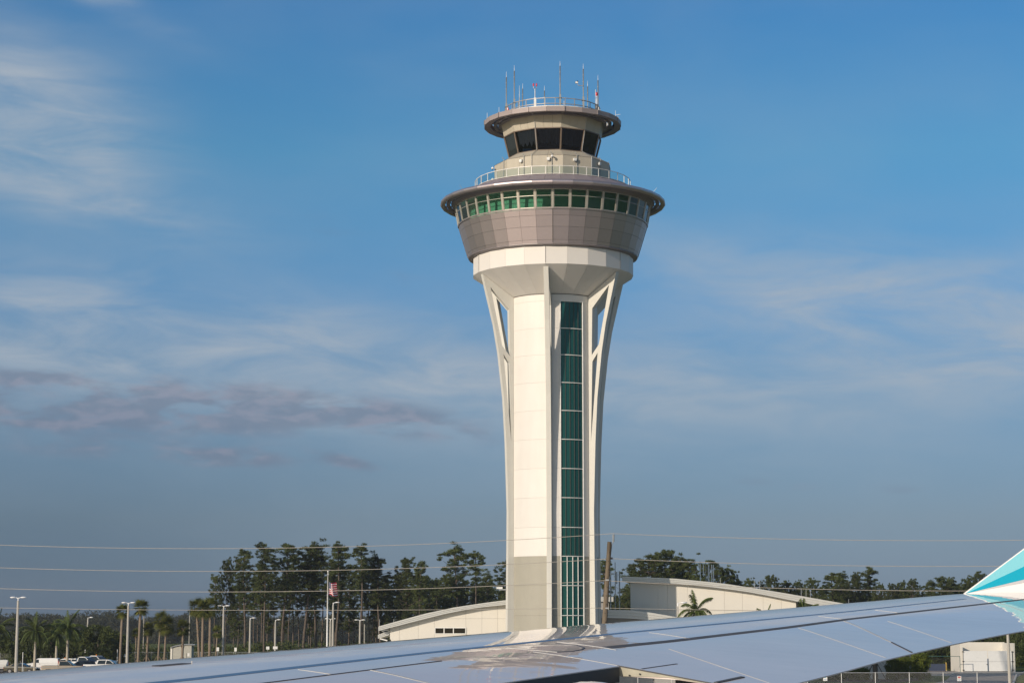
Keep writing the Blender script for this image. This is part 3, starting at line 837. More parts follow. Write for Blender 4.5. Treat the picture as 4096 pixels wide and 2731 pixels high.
# right wing
YR = 222.4
brt = empty('main_building', (0, 0, 0), 0, 'large cream building with a long curved white roof right of the tower', 'building')
def r7(x, y): return (2350 + x / 2.24, 2080 + y / 2.24)
top = [P2(*r7(x, y), YR - .8) for x, y in ((310, 503), (745, 518), (1200, 562), (1700, 640), (2300, 745), (2900, 860))]
bot = [P2(*r7(x, y), YR - .8) for x, y in ((310, 548), (750, 563), (1200, 608), (1500, 652), (1740, 700), (2070, 765), (2900, 940))]
roof_slab(brt, 'roof_band', top, bot, YR - .8, YR + 8, M_roofmetal, shear=1.4)
for px_ in (1868, 1990): MB().bar((P2(r7(px_, 0)[0], 2400, YR)[0], YR + 6, 3.2 if px_ == 1868 else 5), (P2(r7(px_, 0)[0], 2400, YR)[0] + 2.6, YR + 6, 6.2), .25).obj('roof_prop', M_wframe, brt)
xs = [P2(r7(x, 0)[0], 2400, YR)[0] for x in (385, 632, 718, 898, 1227, 1388, 1573, 1737, 1868)]
zj = P2(*r7(500, 808), YR)[1]
wall_panels(brt, YR, xs, lambda x: interp(bot, x) + .1, [zj], M_bwall)
v, f = prism([(xs[0] + .03, 0), (xs[-1], 0)] + [(x, interp(bot, x) + .05) for x in reversed(xs)], YR + .2, YR + 7.5)
v = [(p[0] + (1.2 if p[1] > YR + 5 else 0), p[1], p[2]) for p in v]       # the end wall runs back at an angle
link('building_core', fix_normals(mesh('building_core', v, f, M_bwall)), brt)
# lower roofs in front and left of it
lr = empty('low_wing', (0, 0, 0), 0, 'low flat-roofed wing with a white curved fascia between tower and main building', 'building')
YF = 218.8
top = [P2(*r7(x, y), YF) for x, y in ((92, 800), (380, 803), (560, 825), (750, 858), (1100, 925))]
bot = [P2(*r7(x, y), YF) for x, y in ((92, 872), (380, 880), (560, 893), (750, 915), (1100, 985))]
roof_slab(lr, 'roof_band', top, bot, YF - .3, YR - 1.1, M_roofmetal)
v, f = prism([(top[0][0] + .3, 0), (top[-1][0], 0), (top[-1][0], bot[-1][1] + .04), (bot[2][0], bot[2][1] + .04), (bot[0][0] + .3, bot[0][1] + .04)], YF + .3, YR - 1.3)
link('wall', fix_normals(mesh('wall', v, f, mat('grey_render', (.34, .33, .31), .7))), lr)
t = MB(); a = P2(*r7(60, 685), 236); b = P2(*r7(232, 728), 236)
t.box(((a[0] + b[0]) / 2, 239, (a[1] + b[1]) / 2), (b[0] - a[0], 6, a[1] - b[1]))
pb = empty('plant_enclosure', (0, 0, 0), 0, 'small white parapet block seen between the tower and the wooden pole', 'building')
t.obj('parapet', M_roofmetal, pb)
MB().box(((a[0] + b[0]) / 2 - .2, 239, b[1] / 2), (b[0] - a[0] - .6, 5.4, b[1] - .02)).obj('wall', MATS['grey_render'], pb)
# antenna masts between pole and building
for X, Yt, lab, w in ((208, 450, 'white mast just right of the wooden pole with a small top camera', .07), (250, 375, 'tall thin mast with a dark tip, middle of three', .05), (288, 455, 'white mast beside the building with a small box antenna', .07)):
    q = at(*r7(X, 790), 228); zt = zat(r7(X, Yt)[1], 228)
    e = empty('roof_mast', (q.x, 228, 0), 0, lab, 'mast', 'masts between the wooden pole and the main building')
    zm = zt if X != 250 else zat(r7(X, 450)[1], 228)
    MB().tube([(0, 0, 0), (0, 0, zm)], w, 8).obj('mast', M_antw, e, smooth=True)
    if X == 250: MB().tube([(0, 0, zm), (0, 0, zt)], .045, 6).obj('tip', M_ant, e)
    if X == 208: MB().box((.2, 0, zm - .35), (.4, .2, .2)).obj('camera_box', M_wframe, e)
    if X == 288: MB().box((-.35, 0, zm - .7), (.25, .2, 1.3)).tube([(0, 0, zm - .4), (-.35, 0, zm - .4)], .03, 5).obj('antenna_box', M_galv, e)
    MB().box((0, 0, zm * .55), (.3, .12, .08)).obj('clamp', M_galv, e)
# cell antenna cluster behind the curved roof
for X, y0, y1, w, lab in ((1060, 560, 370, .035, 'dark thin mast of the antenna group behind the curved roof'), (1080, 560, 420, .035, 'second mast of the antenna group behind the curved roof'), ):
    q = at(*r7(X, y0), 232)
    e = empty('antenna_mast', (q.x, 232, q.z - 1), 0, lab, 'antenna', 'antenna group behind the curved roof')
    h = zat(r7(X, y1)[1], 232) - q.z + 1
    MB().tube([(0, 0, 0), (0, 0, h)], w, 6).obj('mast', M_ant, e)
    if X == 1060:
        for dx, a, b in ((-.6, .25, 2.6), (-.25, .9, 2.2)): MB().box((dx, 0, (a + b) / 2 + .8), (.08, .08, b - a)).obj('panel_antenna', M_antw, e)
        MB().tube([(-.7, 0, 2.2), (0, 0, 2.2)], .03, 5).obj('arm', M_galv, e)
    else:
        for dx in (.1, .42, .62): MB().box((dx, -.02 * dx, 1.9), (.10, .08, 2.2)).obj('panel_antenna', M_antw, e)
        MB().tube([(0, 0, 2.5), (1.25, 0, 2.5), (1.25, 0, 1.2), (0, 0, 1.2)], .035, 5).obj('arm', M_galv, e)
for X, y0, y1 in ((1190, 560, 515), (1495, 600, 540), (1542, 610, 540), (1915, 690, 608), (1958, 700, 615), (1997, 700, 628), (2340, 770, 705), (2058, 760, 695)):
    a = at(*r7(X, y0), YR + 2); b = at(*r7(X, y1), YR + 2); MB().bar((a.x, YR + 2, a.z - .3), (b.x, YR + 2, b.z), .04).obj('roof_spike', M_galv, brt)

# ------------------------------------------------------------------ wooden utility pole and cables
YP = 120.0
pt = at(2438, 2166, YP); pbm = at(2418, 2498, YP)
k = (pt.x - pbm.x) / (pt.z - pbm.z)
up = empty('utility_pole', (pbm.x - k * pbm.z, YP, 0), 0, 'weathered wooden utility pole standing right of the tower', 'utility pole')
H = pt.z
MB().tube([(k * H * t, 0, H * t) for t in (0, .25, .5, .75, 1)], [.19, .175, .16, .145, .125], 14).obj('pole_shaft', M_wood, up, smooth=True)
mb = MB()
for i in range(12): 
    z = H * (.45 + .045 * i); mb.box((k * z - .02 + .05 * (i % 2), -.17 + z * .004, z), (.035, .05, .035))
mb.obj('bolt_heads', M_black, up)
pt = at(2444, 2166, YP); ti = at(2454, 2136, YP); bx = up.location.x
MB().tube([(k * (H - .9) + .1, 0, H - .9), (pt.x - bx + .05, 0, H - .15), (pt.x - bx + .14, 0, H)], .03, 6).obj('insulator_bracket', M_galv, up)
ins = MB(); a = Vector((pt.x - bx + .14, 0, H)); b = Vector((ti.x - bx, 0, ti.z))
ins.tube([a, b], .03, 6)
for i in range(6): 
    c = a.lerp(b, (i + .5) / 6); d = (b - a).normalized(); ins.tube([c - d * .014, c + d * .014], .085, 8)
ins.obj('post_insulator', M_ant, up)
q = at(2440, 2232, YP); MB().box((q.x - bx, 0, q.z), (.30, .14, .12)).obj('cable_clamp', M_black, up)
for yy in (2319, 2431):
    q = at(2428, yy, YP); MB().box((q.x - bx, -.1, q.z), (.2, .14, .08)).obj('cable_clamp', M_galv, up)
def par(x, xm, ym, a): return ym + a * (x - xm) ** 2 * -1
cables = [
    ('topmost power cable passing over the tip of the wooden pole insulator', lambda x: 2193 - 2.2e-5 * (x - 800) ** 2 if x < 2454 else 2161 - 1.66e-5 * (x - 3752) ** 2),
    ('second power cable from the top, clamped near the pole head', lambda x: 2284 - 2.0e-5 * (x - 850) ** 2 if x < 2444 else 2264 - 1.7e-5 * (x - 3800) ** 2),
    ('third power cable from the top, crossing the flag on the left', lambda x: 2366 - 1.85e-5 * (x - 850) ** 2 + (x - 850) * 0 if x < 2430 else 2362 - 2.0e-5 * (x - 3850) ** 2),
    ('lowest power cable, crossing the palms and lamp posts on the left', lambda x: 2439.5 - 0.55e-5 * (x - 1100) ** 2 - (0 if x > 1100 else (1100 - x) ** 2 * .25e-5) if x < 2420 else 2443 - 1.0e-5 * (x - 3550) ** 2),
]
for i, (lab, fn) in enumerate(cables):
    xj = (2454, 2444, 2430, 2420)[i]
    X = list(np.linspace(-900, xj - .01, 40)) + list(np.linspace(xj, 5200, 34))
    pts = [at(x, fn(x), YP) for x in X]
    tag(MB().tube(pts, .016 if i < 3 else .013, 6).obj('power_cable', M_cable), lab, 'power cable', 'power cables strung from the wooden pole')

# ------------------------------------------------------------------ lamp posts and flag
def lamp_post(px, py, Y, kind, label, h=9.6, group='lamp posts around the parking lot', w=.15):
    q = at(px, py, Y)
    e = empty('lamp_post', (q.x, Y, 0), 0, label, 'lamp post', group)
    z = q.z
    MB().tube([(0, 0, 0), (0, 0, z - .35)], [w * 1.35, w * .85], 8).obj('post', M_conc, e)
    MB().tube([(0, 0, z - .35), (0, 0, z - .02)], .06, 8).obj('tenon', M_lamp, e)
    sides = (-1, 1) if kind == 2 else (1,)
    for s in sides:
        MB().tube([(0, 0, z - .15), (s * .2, 0, z - .02), (s * .35, 0, z - .0)], .045, 6).obj('arm', M_lamp, e)
        me = MB().ell((s * .58, 0, z + .0), (.34, .2, .10), 12, 6).mesh('lamp_head', M_lamp, True)
        link('lamp_head', me, e)
    return e
for a in [(73, 2388, 231, 2, 'tall double-headed lamp post at the far left of the parked cars'),
          (514, 2409, 268, 2, 'double-headed lamp post between the two tallest left palms'),
          (895, 2421, 305, 2, 'double-headed lamp post right of the three clustered palms'),
          (1001, 2470, 345, 1, 'single-headed lamp post, first right of the thin-trunked lone pine'),
          (1102, 2477, 350, 1, 'single-headed lamp post with a white sign near its foot'),
          (1322, 2473, 345, 2, 'short double-headed lamp post close behind the flagpole'),
          (1333, 2408, 290, 1, 'taller single-headed lamp post just right of the flagpole'),
          (1440, 2478, 345, 2, 'double-headed lamp post between the flag and the low annex roof'),
          (352, 2468, 360, 1, 'small distant lamp post behind the white trucks'),
          (2711, 2409, 205, 1, 'lamp post beside the palm in front of the main building')]:
    lamp_post(*a, w=.07 if a[0] == 2711 else .15)
q = at(4033, 2503, 170)
e = empty('lamp_post', (q.x, 170, 0), 0, 'pale concrete lamp post in front of the white gated enclosure', 'lamp post')
MB().tube([(0, 0, 0), (-.06, 0, 6.1)], [.15, .11], 8).obj('post', M_conc, e)
MB().tube([(-.06, 0, 6.1), (.3, 0, 6.35), (1.0, 0, 6.4)], .05, 6).obj('arm', M_lamp, e)
MB().ell((1.35, 0, 6.35), (.42, .22, .12)).obj('lamp_head', M_lamp, e, smooth=True)
for px, py, Y, lab in ((1458, 2495, 350, 'thin brown post behind the low annex roof'), (576, 2460, 420, 'distant bare pole left of the flared palms'), (759, 2445, 420, 'distant bare pole right of the small shed')):
    q = at(px, py, Y); tag(MB().tube([(q.x, Y, 0), (q.x, Y, q.z)], .09, 6).obj('bare_post', M_conc), lab, 'post')

YFL = 300.0
q = at(1312, 2287, YFL)
e = empty('flagpole', (q.x, YFL, 0), 0, 'white flagpole with a ball finial in front of the pines', 'flagpole')
MB().tube([(0, 0, 0), (0, 0, q.z)], [.16, .07], 10).obj('pole', M_antw, e, smooth=True)
MB().ell((0, 0, q.z + .08), (.13, .13, .13)).obj('finial', M_antw, e, smooth=True)
MB().box((0, -.03, q.z - .3), (.26, .2, .25)).obj('truck', M_galv, e)
def flag():
    mt = bpy.data.materials.new('flag_cloth'); mt.use_nodes = True
    nt = mt.node_tree; N, L = nt.nodes, nt.links; b = N['Principled BSDF']; b.inputs['Roughness'].default_value = .8
    uv = N.new('ShaderNodeUVMap'); s = N.new('ShaderNodeSeparateXYZ'); L.new(uv.outputs[0], s.inputs[0])
    def m(op, a, bb=None):
        n = N.new('ShaderNodeMath'); n.operation = op
        for i, v in enumerate((a, bb)):
            if v is None: continue
            if isinstance(v, (int, float)): n.inputs[i].default_value = v
            else: L.new(v, n.inputs[i])
        return n.outputs[0]
    st = m('LESS_THAN', m('MODULO', m('MULTIPLY', s.outputs[1], 13), 2), 1)
    mx = N.new('ShaderNodeMix'); mx.data_type = 'RGBA'; L.new(st, mx.inputs[0]); mx.inputs[6].default_value = (.82, .80, .80, 1); mx.inputs[7].default_value = (.45, .015, .045, 1)
    can = m('MULTIPLY', m('LESS_THAN', s.outputs[0], .3), m('GREATER_THAN', s.outputs[1], 6 / 13))
    # stars of the canton: small white discs in a staggered grid
    u = m('MULTIPLY', s.outputs[0], 1 / .4 * 5.5); v = m('MULTIPLY', m('SUBTRACT', s.outputs[1], 6 / 13), 13 / 7 * 4.5)
    fu = m('SUBTRACT', m('FRACT', u), .5); fv = m('SUBTRACT', m('FRACT', v), .5)
    dist = m('ADD', m('MULTIPLY', fu, fu), m('MULTIPLY', fv, fv)); star = m('LESS_THAN', dist, .06)
    cn = N.new('ShaderNodeMix'); cn.data_type = 'RGBA'; L.new(star, cn.inputs[0]); cn.inputs[6].default_value = (.02, .03, .11, 1); cn.inputs[7].default_value = (.6, .6, .62, 1)
    m2 = N.new('ShaderNodeMix'); m2.data_type = 'RGBA'; L.new(can, m2.inputs[0]); L.new(mx.outputs[2], m2.inputs[6]); L.new(cn.outputs[2], m2.inputs[7])
    L.new(m2.outputs[2], b.inputs['Base Color'])
    nu, nv = 36, 14
    A = at(1315, 2318, YFL)
    verts = []; uvs = []
    W_, H_ = 2.9, 1.85
    for j in range(nv + 1):
        for i in range(nu + 1):
            u, vv = i / nu, j / nv
            # hoist folds back behind the pole, the fly hangs to the right
            fold = sin(u * 9 + vv * 1.5)
            x = .05 + (u * 1.25 if u > .3 else u * 1.25) + .10 * fold * u
            y = -.15 + .55 * sin(u * 8.5 + vv * 2.0) * (.25 + u)
            z = A.z - 2.15 + vv * H_ - u * .25 + .10 * sin(u * 7 + vv * 3)
            verts.append((A.x + x, YFL + y, z)); uvs.append((u, vv))
    faces = [(j * (nu + 1) + i, j * (nu + 1) + i + 1, (j + 1) * (nu + 1) + i + 1, (j + 1) * (nu + 1) + i) for j in range(nv) for i in range(nu)]
    me = mesh('flag', verts, faces, mt, True)
    ul = me.uv_layers.new(name='UVMap')
    for l in me.loops: ul.data[l.index].uv = uvs[l.vertex_index]
    o = link('flag', me); tag(o, 'red and white striped national flag fluttering on the white flagpole', 'flag')
flag()

# ------------------------------------------------------------------ vegetation
def tri_cloud(cent, n_each, spread, size, r=rng, squash=.75, droop=0., slim=.28):
    cent = np.array(cent, float); m = len(cent)
    sp = np.broadcast_to(np.array(spread, float).reshape(-1, 1) if np.ndim(spread) else np.array([[spread]] * 1, float), (m, 1))
    d = r.normal(size=(m * n_each, 3)); d /= np.linalg.norm(d, axis=1)[:, None]
    rad = r.random(m * n_each) ** .45
    c = np.repeat(cent, n_each, 0) + d * rad[:, None] * np.repeat(sp, n_each, 0) * np.array([1, 1, squash])
    a = r.normal(size=c.shape); a = a * .7 + d * .9; a[:, 2] += .3 - droop; a /= np.linalg.norm(a, axis=1)[:, None]
    b = np.cross(a, r.normal(size=c.shape)); b /= np.linalg.norm(b, axis=1)[:, None]
    s = size * (.6 + .8 * r.random((len(c), 1)))
    v = np.stack([c - a * s * .5 - b * s * slim, c - a * s * .4 + b * s * slim, c + a * s * .7], 1).reshape(-1, 3)
    return v
def cloud_mesh(name, v, m):
    n = len(v) // 3
    me = bpy.data.meshes.new(name)
    me.vertices.add(len(v)); me.vertices.foreach_set('co', v.astype(np.float32).ravel())
    me.loops.add(n * 3); me.loops.foreach_set('vertex_index', np.arange(n * 3, dtype=np.int32))
    me.polygons.add(n); me.polygons.foreach_set('loop_start', np.arange(0, n * 3, 3, dtype=np.int32))
    me.update(calc_edges=True); me.materials.append(m)
    return me
def pine_variant(i, kind):
    r = np.random.default_rng(100 + i)
    H = 20.0; mb = MB()
    bend = r.normal(size=2) * .5
    def tp(z): t = z / H; return Vector((bend[0] * t * t + .15 * sin(t * 7 + i), bend[1] * t * t, z))
    zs = np.linspace(0, H * .96, 9)
    mb.tube([tp(z) for z in zs], [(.165 * (1 - .8 * z / H)) + .02 for z in zs], 6)
    cents = []; rad = []
    if kind == 'tall': base, wmax, nb = .54, 2.6, 31
    elif kind == 'thin': base, wmax, nb = .70, 1.8, 18
    elif kind == 'round': base, wmax, nb = .40, 6.0, 66
    elif kind == 'dense': base, wmax, nb = .30, 3.2, 56
    for b in range(nb):
        t = base + (1 - base) * (b + r.random()) / nb
        z = H * t; ang = r.random() * 6.28
        u = (t - base) / (1 - base)
        if kind == 'round': L_ = wmax * math.sqrt(max(.06, 1 - (u * 1.0) ** 2)) * (.6 + .5 * r.random())
        else: L_ = wmax * (.35 + .9 * u if u < .45 else 1.25 * (1 - u) ** .6 + .12) * (.35 + .8 * r.random())
        rise = L_ * (.25 + .35 * r.random())
        p0 = tp(z * .97); p1 = p0 + Vector((cos(ang) * L_ * .55, sin(ang) * L_ * .55, rise * .35)); p2 = p0 + Vector((cos(ang) * L_, sin(ang) * L_, rise))
        if p2.z > H: p2.z = H - r.random() * .6
        mb.tube([p0, p1, p2], [.06, .045, .02], 4, False)
        for k in range(3 + int(L_ * 1.5)):
            s = .45 + .55 * r.random()
            c = p0.lerp(p2, s) + Vector(r.normal(size=3) * .35 * (1 + .15 * L_))
            cents.append(c); rad.append(.26 + .26 * r.random())
    for k in range(6): cents.append(tp(H * .95) + Vector(r.normal(size=3) * .45)); rad.append(.5)
    for k in range(6):      # dead stubs below the crown
        z = H * (base * (.55 + .45 * r.random())); a = r.random() * 6.28; L_ = .5 + r.random() * 1.2
        mb.tube([tp(z), tp(z) + Vector((cos(a) * L_, sin(a) * L_, .15))], [.03, .012], 3, False)
    v = tri_cloud([tuple(c) for c in cents], 64, np.array(rad), .25, r, .62, slim=.2)
    return mb.mesh('trunk', M_trunk, True), cloud_mesh('crown', v, L_pine)
PV = {k: [pine_variant(10 * j + i, k) for i in range(n)] for j, (k, n) in enumerate((('tall', 6), ('thin', 2), ('round', 3), ('dense', 3)))}
def tree(name, kind, px, py, Y, label, group, rz=None, wide=1., vi=None, cat='pine tree'):
    z = zat(py, Y); x = xat(px, Y, z)
    e = empty(name, (x, Y, 0), rnd.random() * 6.28 if rz is None else rz, label, cat, group)
    s = z / 20.0; e.scale = (s * wide, s * wide, s)
    V = PV[kind]; t, c = V[(rnd.randrange(len(V)) if vi is None else vi) % len(V)]
    link('trunk', t, e); link('crown', c, e)
    return e
G1 = 'slash pines in the stand left of the tower'
front = [(862, 2297, 'thin', 'spindly small pine at the far left of the stand, tiny tuft on a bare stem', 1.0),
         (907, 2236, 'round', 'lone open-crowned pine at the left edge of the pine stand', .42),
         (984, 2196, 'tall', 'pine with a rounded top, first of the dense stand right of the lone pine', 1),
         (1064, 2170, 'tall', 'pine with a tall narrow top, second in the dense stand', 1),
         (1137, 2172, 'tall', 'broad pine in the middle of the dense stand left of the tallest', 1.1),
         (1222, 2161, 'tall', 'tallest pine of the stand, left of the flagpole', 1.25),
         (1268, 2193, 'tall', 'pine just left of the flagpole with a drooping right side', 1),
         (1352, 2165, 'tall', 'pine with a pointed crown directly behind the flag', 1.15),
         (1447, 2176, 'thin', 'open branching pine with sky showing through, right of the flag', 1.3),
         (1521, 2212, 'tall', 'pine with a rounded crown above the left annex roof end', 1.1),
         (1628, 2226, 'dense', 'bushy pine above the middle of the annex roof, left one', 1),
         (1680, 2240, 'dense', 'bushy pine above the middle of the annex roof, right one', .9),
         (1831, 2172, 'tall', 'tall pine standing out above the annex roof nearest the tower', 1.15),
         (1908, 2200, 'thin', 'slender forked pine between the tall pine and the tower', 1.25),
         (2008, 2224, 'tall', 'pine partly hidden by the left edge of the tower', 1.1),
         (2410, 2232, 'thin', 'pine seen between the tower and the wooden pole', 1.2)]
for px, py, k, lab, w in front: tree('pine_tree', k, px, py, 372 + rnd.random() * 14, lab, G1, wide=w * 1.2 if k == 'tall' else w)
r2 = random.Random(11)
for i in range(46):
    px = 930 + 1110 * (i + r2.random() * .8) / 46
    topy = interp([(900, 2330), (1000, 2250), (1200, 2215), (1300, 2230), (1420, 2240), (1520, 2270), (1620, 2265), (1750, 2290), (1900, 2290), (2050, 2260)], px)
    tree('pine_tree', r2.choice(['tall', 'tall', 'tall', 'dense']), px, topy + r2.random() * 95, 388 + r2.random() * 55, 'bare-trunked pine packed in the dark stand left of the tower', G1)
for i in range(16):
    tree('pine_tree', 'dense', 1480 + 620 * (i + r2.random()) / 16, 2300 + r2.random() * 60, 392 + r2.random() * 50, 'bushy pine filling the stand behind the annex roof', G1)
G2 = 'trees behind the main building and the wing on the right'
right = [(2600, 2228, 'round', 'large round-topped pine right of the wooden pole, left crown', 1.1), (2652, 2205, 'round', 'large round-topped pine above the main building, highest crown', 1.15),
         (2702, 2240, 'round', 'large pine crown sloping down left of the antenna group', .9), (2752, 2243, 'thin', 'small open pine just right of the large round crowns', 1.4),
         (2835, 2247, 'round', 'broad dark pine behind the antenna group', .95), (2890, 2275, 'round', 'pine sloping right from the antenna group', .8), (2944, 2318, 'round', 'low round crown above the middle of the curved roof', .6),
         (3000, 2316, 'round', 'low rounded pine right of the curved roof crest', .6), (3092, 2303, 'round', 'rounded pine above the descending curved roof', .75), (3150, 2325, 'round', 'low crown beside the rounded pine above the descending roof', .6),
         (3196, 2325, 'round', 'low dark crown left of the treeline gap', .6), (3250, 2314, 'round', 'rounded crown above the roof end spikes', .6), (3337, 2288, 'tall', 'taller pine with a flat top right of the roof end', 1.6),
         (3372, 2284, 'tall', 'twin partner of the flat-topped pine right of the roof end', 1.4), (3420, 2292, 'round', 'dense crown just left of the tall lone pine on the right', .6), (3465, 2264, 'tall', 'tallest pine on the right skyline, open crown', 1.35),
         (3515, 2335, 'round', 'low crown right of the tallest right-hand pine', .6), (3560, 2336, 'round', 'low crown at the start of the right-hand tree row', .55), (3602, 2326, 'round', 'rounded crown in the right-hand row before the winglet', .55),
         (3648, 2318, 'round', 'slightly higher crown in the right-hand row before the winglet', .6), (3710, 2316, 'tall', 'narrow pine in the right-hand row left of the winglet', 1.6), (3752, 2306, 'tall', 'pine with an uneven top left of the winglet', 1.6),
         (3800, 2312, 'round', 'dark crown meeting the foot of the winglet', .6), (3868, 2310, 'round', 'rounded crown just behind the winglet edge', .6), (3918, 2289, 'round', 'dark round crown peeking over the winglet edge', .6)]
for px, py, k, lab, w in right: tree('pine_tree', k, px, py, 400 + rnd.random() * 40 if px > 2950 else 345 + rnd.random() * 20, lab, G2, wide=w)
for i in range(70):
    px = 2480 + 1900 * (i + r2.random()) / 70
    topy = interp([(2400, 2330), (2700, 2300), (2900, 2330), (3000, 2345), (3300, 2335), (3450, 2340), (3550, 2360), (3700, 2340), (3900, 2325), (4400, 2320)], px)
    tree('pine_tree', r2.choice(['round', 'dense', 'dense']), px, topy + r2.random() * 45, 425 + r2.random() * 60, 'low dark tree merged into the right-hand treeline', G2, wide=r2.choice([.7, .9, 1.1]))

# broadleaf and shrub masses
def mass(name, blobs, n_each, size, m, label=None, cat=None, kind=None, seed=1, sq=.8, group=None):
    r = np.random.default_rng(seed)
    v = tri_cloud([b[:3] for b in blobs], n_each, np.array([b[3] for b in blobs]), size, r, sq)
    o = link(name, cloud_mesh(name, v, m)); return tag(o, label, cat, group, kind)
r3 = random.Random(3)
bl_ = []
for i in range(520):
    px = -500 + 2700 * (i + r3.random()) / 520; Y = 880 + r3.random() * 160
    ht = interp([(-600, 14.5), (0, 13.5), (150, 13), (330, 13.5), (420, 14.5), (560, 11.5), (700, 13), (780, 14.5), (860, 12.5), (2200, 12)], px) * (.78 + .22 * r3.random())
    x = xat(px, Y)
    for k in range(3): bl_.append((x + r3.uniform(-3, 3), Y + r3.uniform(-3, 3), ht - 2 - k * 3.6, 2.6 + r3.random() * 1.5))
mass('distant_forest', bl_, 150, .85, L_far, kind='stuff', seed=4)
bl_ = []
for i in range(300):
    px = 2400 + 2300 * (i + r3.random()) / 300; Y = 440 + r3.random() * 80
    for k in range(5): bl_.append((xat(px, Y), Y, 1.5 + k * 2.6, (2.4 + r3.random()) * (1 - .08 * k)))
mass('forest_understorey', bl_, 90, .8, L_broad, kind='stuff', seed=5)
bl_ = []
for i in range(420):
    px = -500 + 2700 * (i + r3.random()) / 420; Y = 366 + r3.random() * 70
    ht = interp([(-500, 5.), (0, 5.5), (80, 4.2), (300, 5.5), (480, 4.4), (650, 3.2), (900, 4.0), (2200, 4.5)], px) * (.5 + .5 * r3.random())
    bl_.append((xat(px, Y), Y, ht * .4, 1.7)); bl_.append((xat(px, Y), Y, max(.5, ht - 1.2), 1.3 + r3.random() * .6))
mass('undergrowth', bl_, 110, .42, L_broad, kind='stuff', seed=6)
# bushy trees behind the cars
def bush_tree(px, py, Y, w, label, cat='tree', seed=0, group='leafy trees behind the parked cars'):
    z = zat(py, Y); x = xat(px, Y); e = empty('leafy_tree', (x, Y, 0), 0, label, cat, group)
    rr = random.Random(seed); b = []
    for k in range(60):
        a = rr.random() * 6.28; u = rr.random(); rr_ = w * math.sqrt(rr.random()) * math.sqrt(max(.1, 1 - (2 * u - .9) ** 2 * .7))
        b.append((cos(a) * rr_, sin(a) * rr_, .8 + u * (z - 1.6), .55 + .35 * rr.random()))
    v = tri_cloud([q[:3] for q in b], 75, np.array([q[3] for q in b]), .34, np.random.default_rng(seed), .8)
    link('crown', cloud_mesh('crown', v, L_broad), e)
    MB().tube([(0, 0, 0), (.1, 0, z * .35), (0, .1, z * .7)], [.2, .14, .06], 6).tube([(.1, 0, z * .3), (.9, .2, z * .7)], [.1, .03], 5).tube([(.1, 0, z * .25), (-.8, -.2, z * .65)], [.1, .03], 5).obj('trunk', M_trunk, e)
for i, a in enumerate([(90, 2500, 345, 2.6, 'leafy tree left of the first royal palm'), (205, 2478, 335, 2.8, 'dark leafy tree behind the first royal palm'), (330, 2508, 335, 2.6, 'leafy tree between the second royal palm and the thin lamp post'),
                       (392, 2486, 330, 3.0, 'dark leafy tree right of the thin lamp post'), (430, 2500, 336, 2.3, 'leafy tree behind the first sabal palm trunk'), (470, 2520, 345, 2.0, 'low leafy tree between the sabal palms'), (20, 2530, 350, 2.0, 'low leafy tree at the far left edge')]):
    bush_tree(*a, seed=40 + i)

# palms
def fan_palm(seed, H, cr, dead=False):
    r = np.random.default_rng(seed)
    v = []; st = []
    for k in range(72):
        a = r.random() * 6.28; el = R(-60 + 140 * r.random())
        d = Vector((cos(a) * cos(el), sin(a) * cos(el), sin(el)))
        L0 = cr * .50 * (.6 + .6 * r.random()); c = Vector((0, 0, H)) + d * L0 + Vector((0, 0, .05))
        st.append((Vector((0, 0, H - .1)), c))
        side = d.cross(Vector((0, 0, 1)))
        side = side.normalized() if side.length > .1 else Vector((1, 0, 0))
        upv = side.cross(d).normalized()
        n = 13; FL = cr * .62 * (.8 + .35 * r.random())
        for j in range(n):
            t = R(-80 + 160 * j / (n - 1)); q = d * cos(t) + side * sin(t)
            tip = c + q * FL * (.75 + .25 * cos(t)) + Vector((0, 0, -FL * (.05 + .12 * abs(sin(t)) + .25 * r.random())))
            w = (side * cos(t) - d * sin(t)) * .055
            v += [c - w + upv * .01, c + w, tip]
    mb = MB()
    for a, b in st: mb.bar(a, b, .02)
    return v, mb
def sabal(px_t, py_top, px_b, Y, cr, label, seed, tr=.18, boots=False, props=False, group='sabal palms between the fence and the brush'):
    zt = zat(py_top, Y); cr *= 1.25; H = zt - cr * .68
    xt = xat(px_t, Y); xb = xat(px_b, Y)
    e = empty('sabal_palm', (xb, Y, 0), 0, label, 'palm tree', group)
    dx = xt - xb
    v, st = fan_palm(seed, H, cr)
    v = np.array([tuple(p) for p in v]) + np.array([dx, 0, 0])
    link('crown', cloud_mesh('crown', v, L_sabal), e)
    mb = MB(); zs = np.linspace(0, H, 12)
    rr = np.random.default_rng(seed)
    mb.tube([(dx * (z / H) ** 1.4, 0, z) for z in zs], [tr * (1.08 - .18 * z / H) * (1 + .06 * rr.normal()) for z in zs], 10)
    mb.obj('trunk', M_ptrunk, e, smooth=True)
    dv = []
    for k in range(34 if boots else 26):
        z = H - (rr.random() * (H * .45 if boots else .5)); a = rr.random() * 6.28; c = Vector((dx * (z / H) ** 1.4 + cos(a) * tr, sin(a) * tr, z))
        l = .35 if boots else .5
        dv += [c + Vector((-.05, 0, 0)), c + Vector((.06, 0, .03)), c + Vector((cos(a) * l * .45, sin(a) * l * .45, (l * .7 if boots else -l)))]
    bo = link('boots' if boots else 'dead_fronds', cloud_mesh('boots', np.array([tuple(p) for p in dv]), L_dead), e); bo['kind'] = 'stuff'
    if props:
        for s in (-1, 1, .3):
            MB().bar((s * 1.3, .5 if s == .3 else -.2, 0), (s * .2, 0, 2.1), .09).obj('support_prop', M_wood, e)
def r71(x, y): return (400 + x / 4.468, 2380 + y / 4.468)
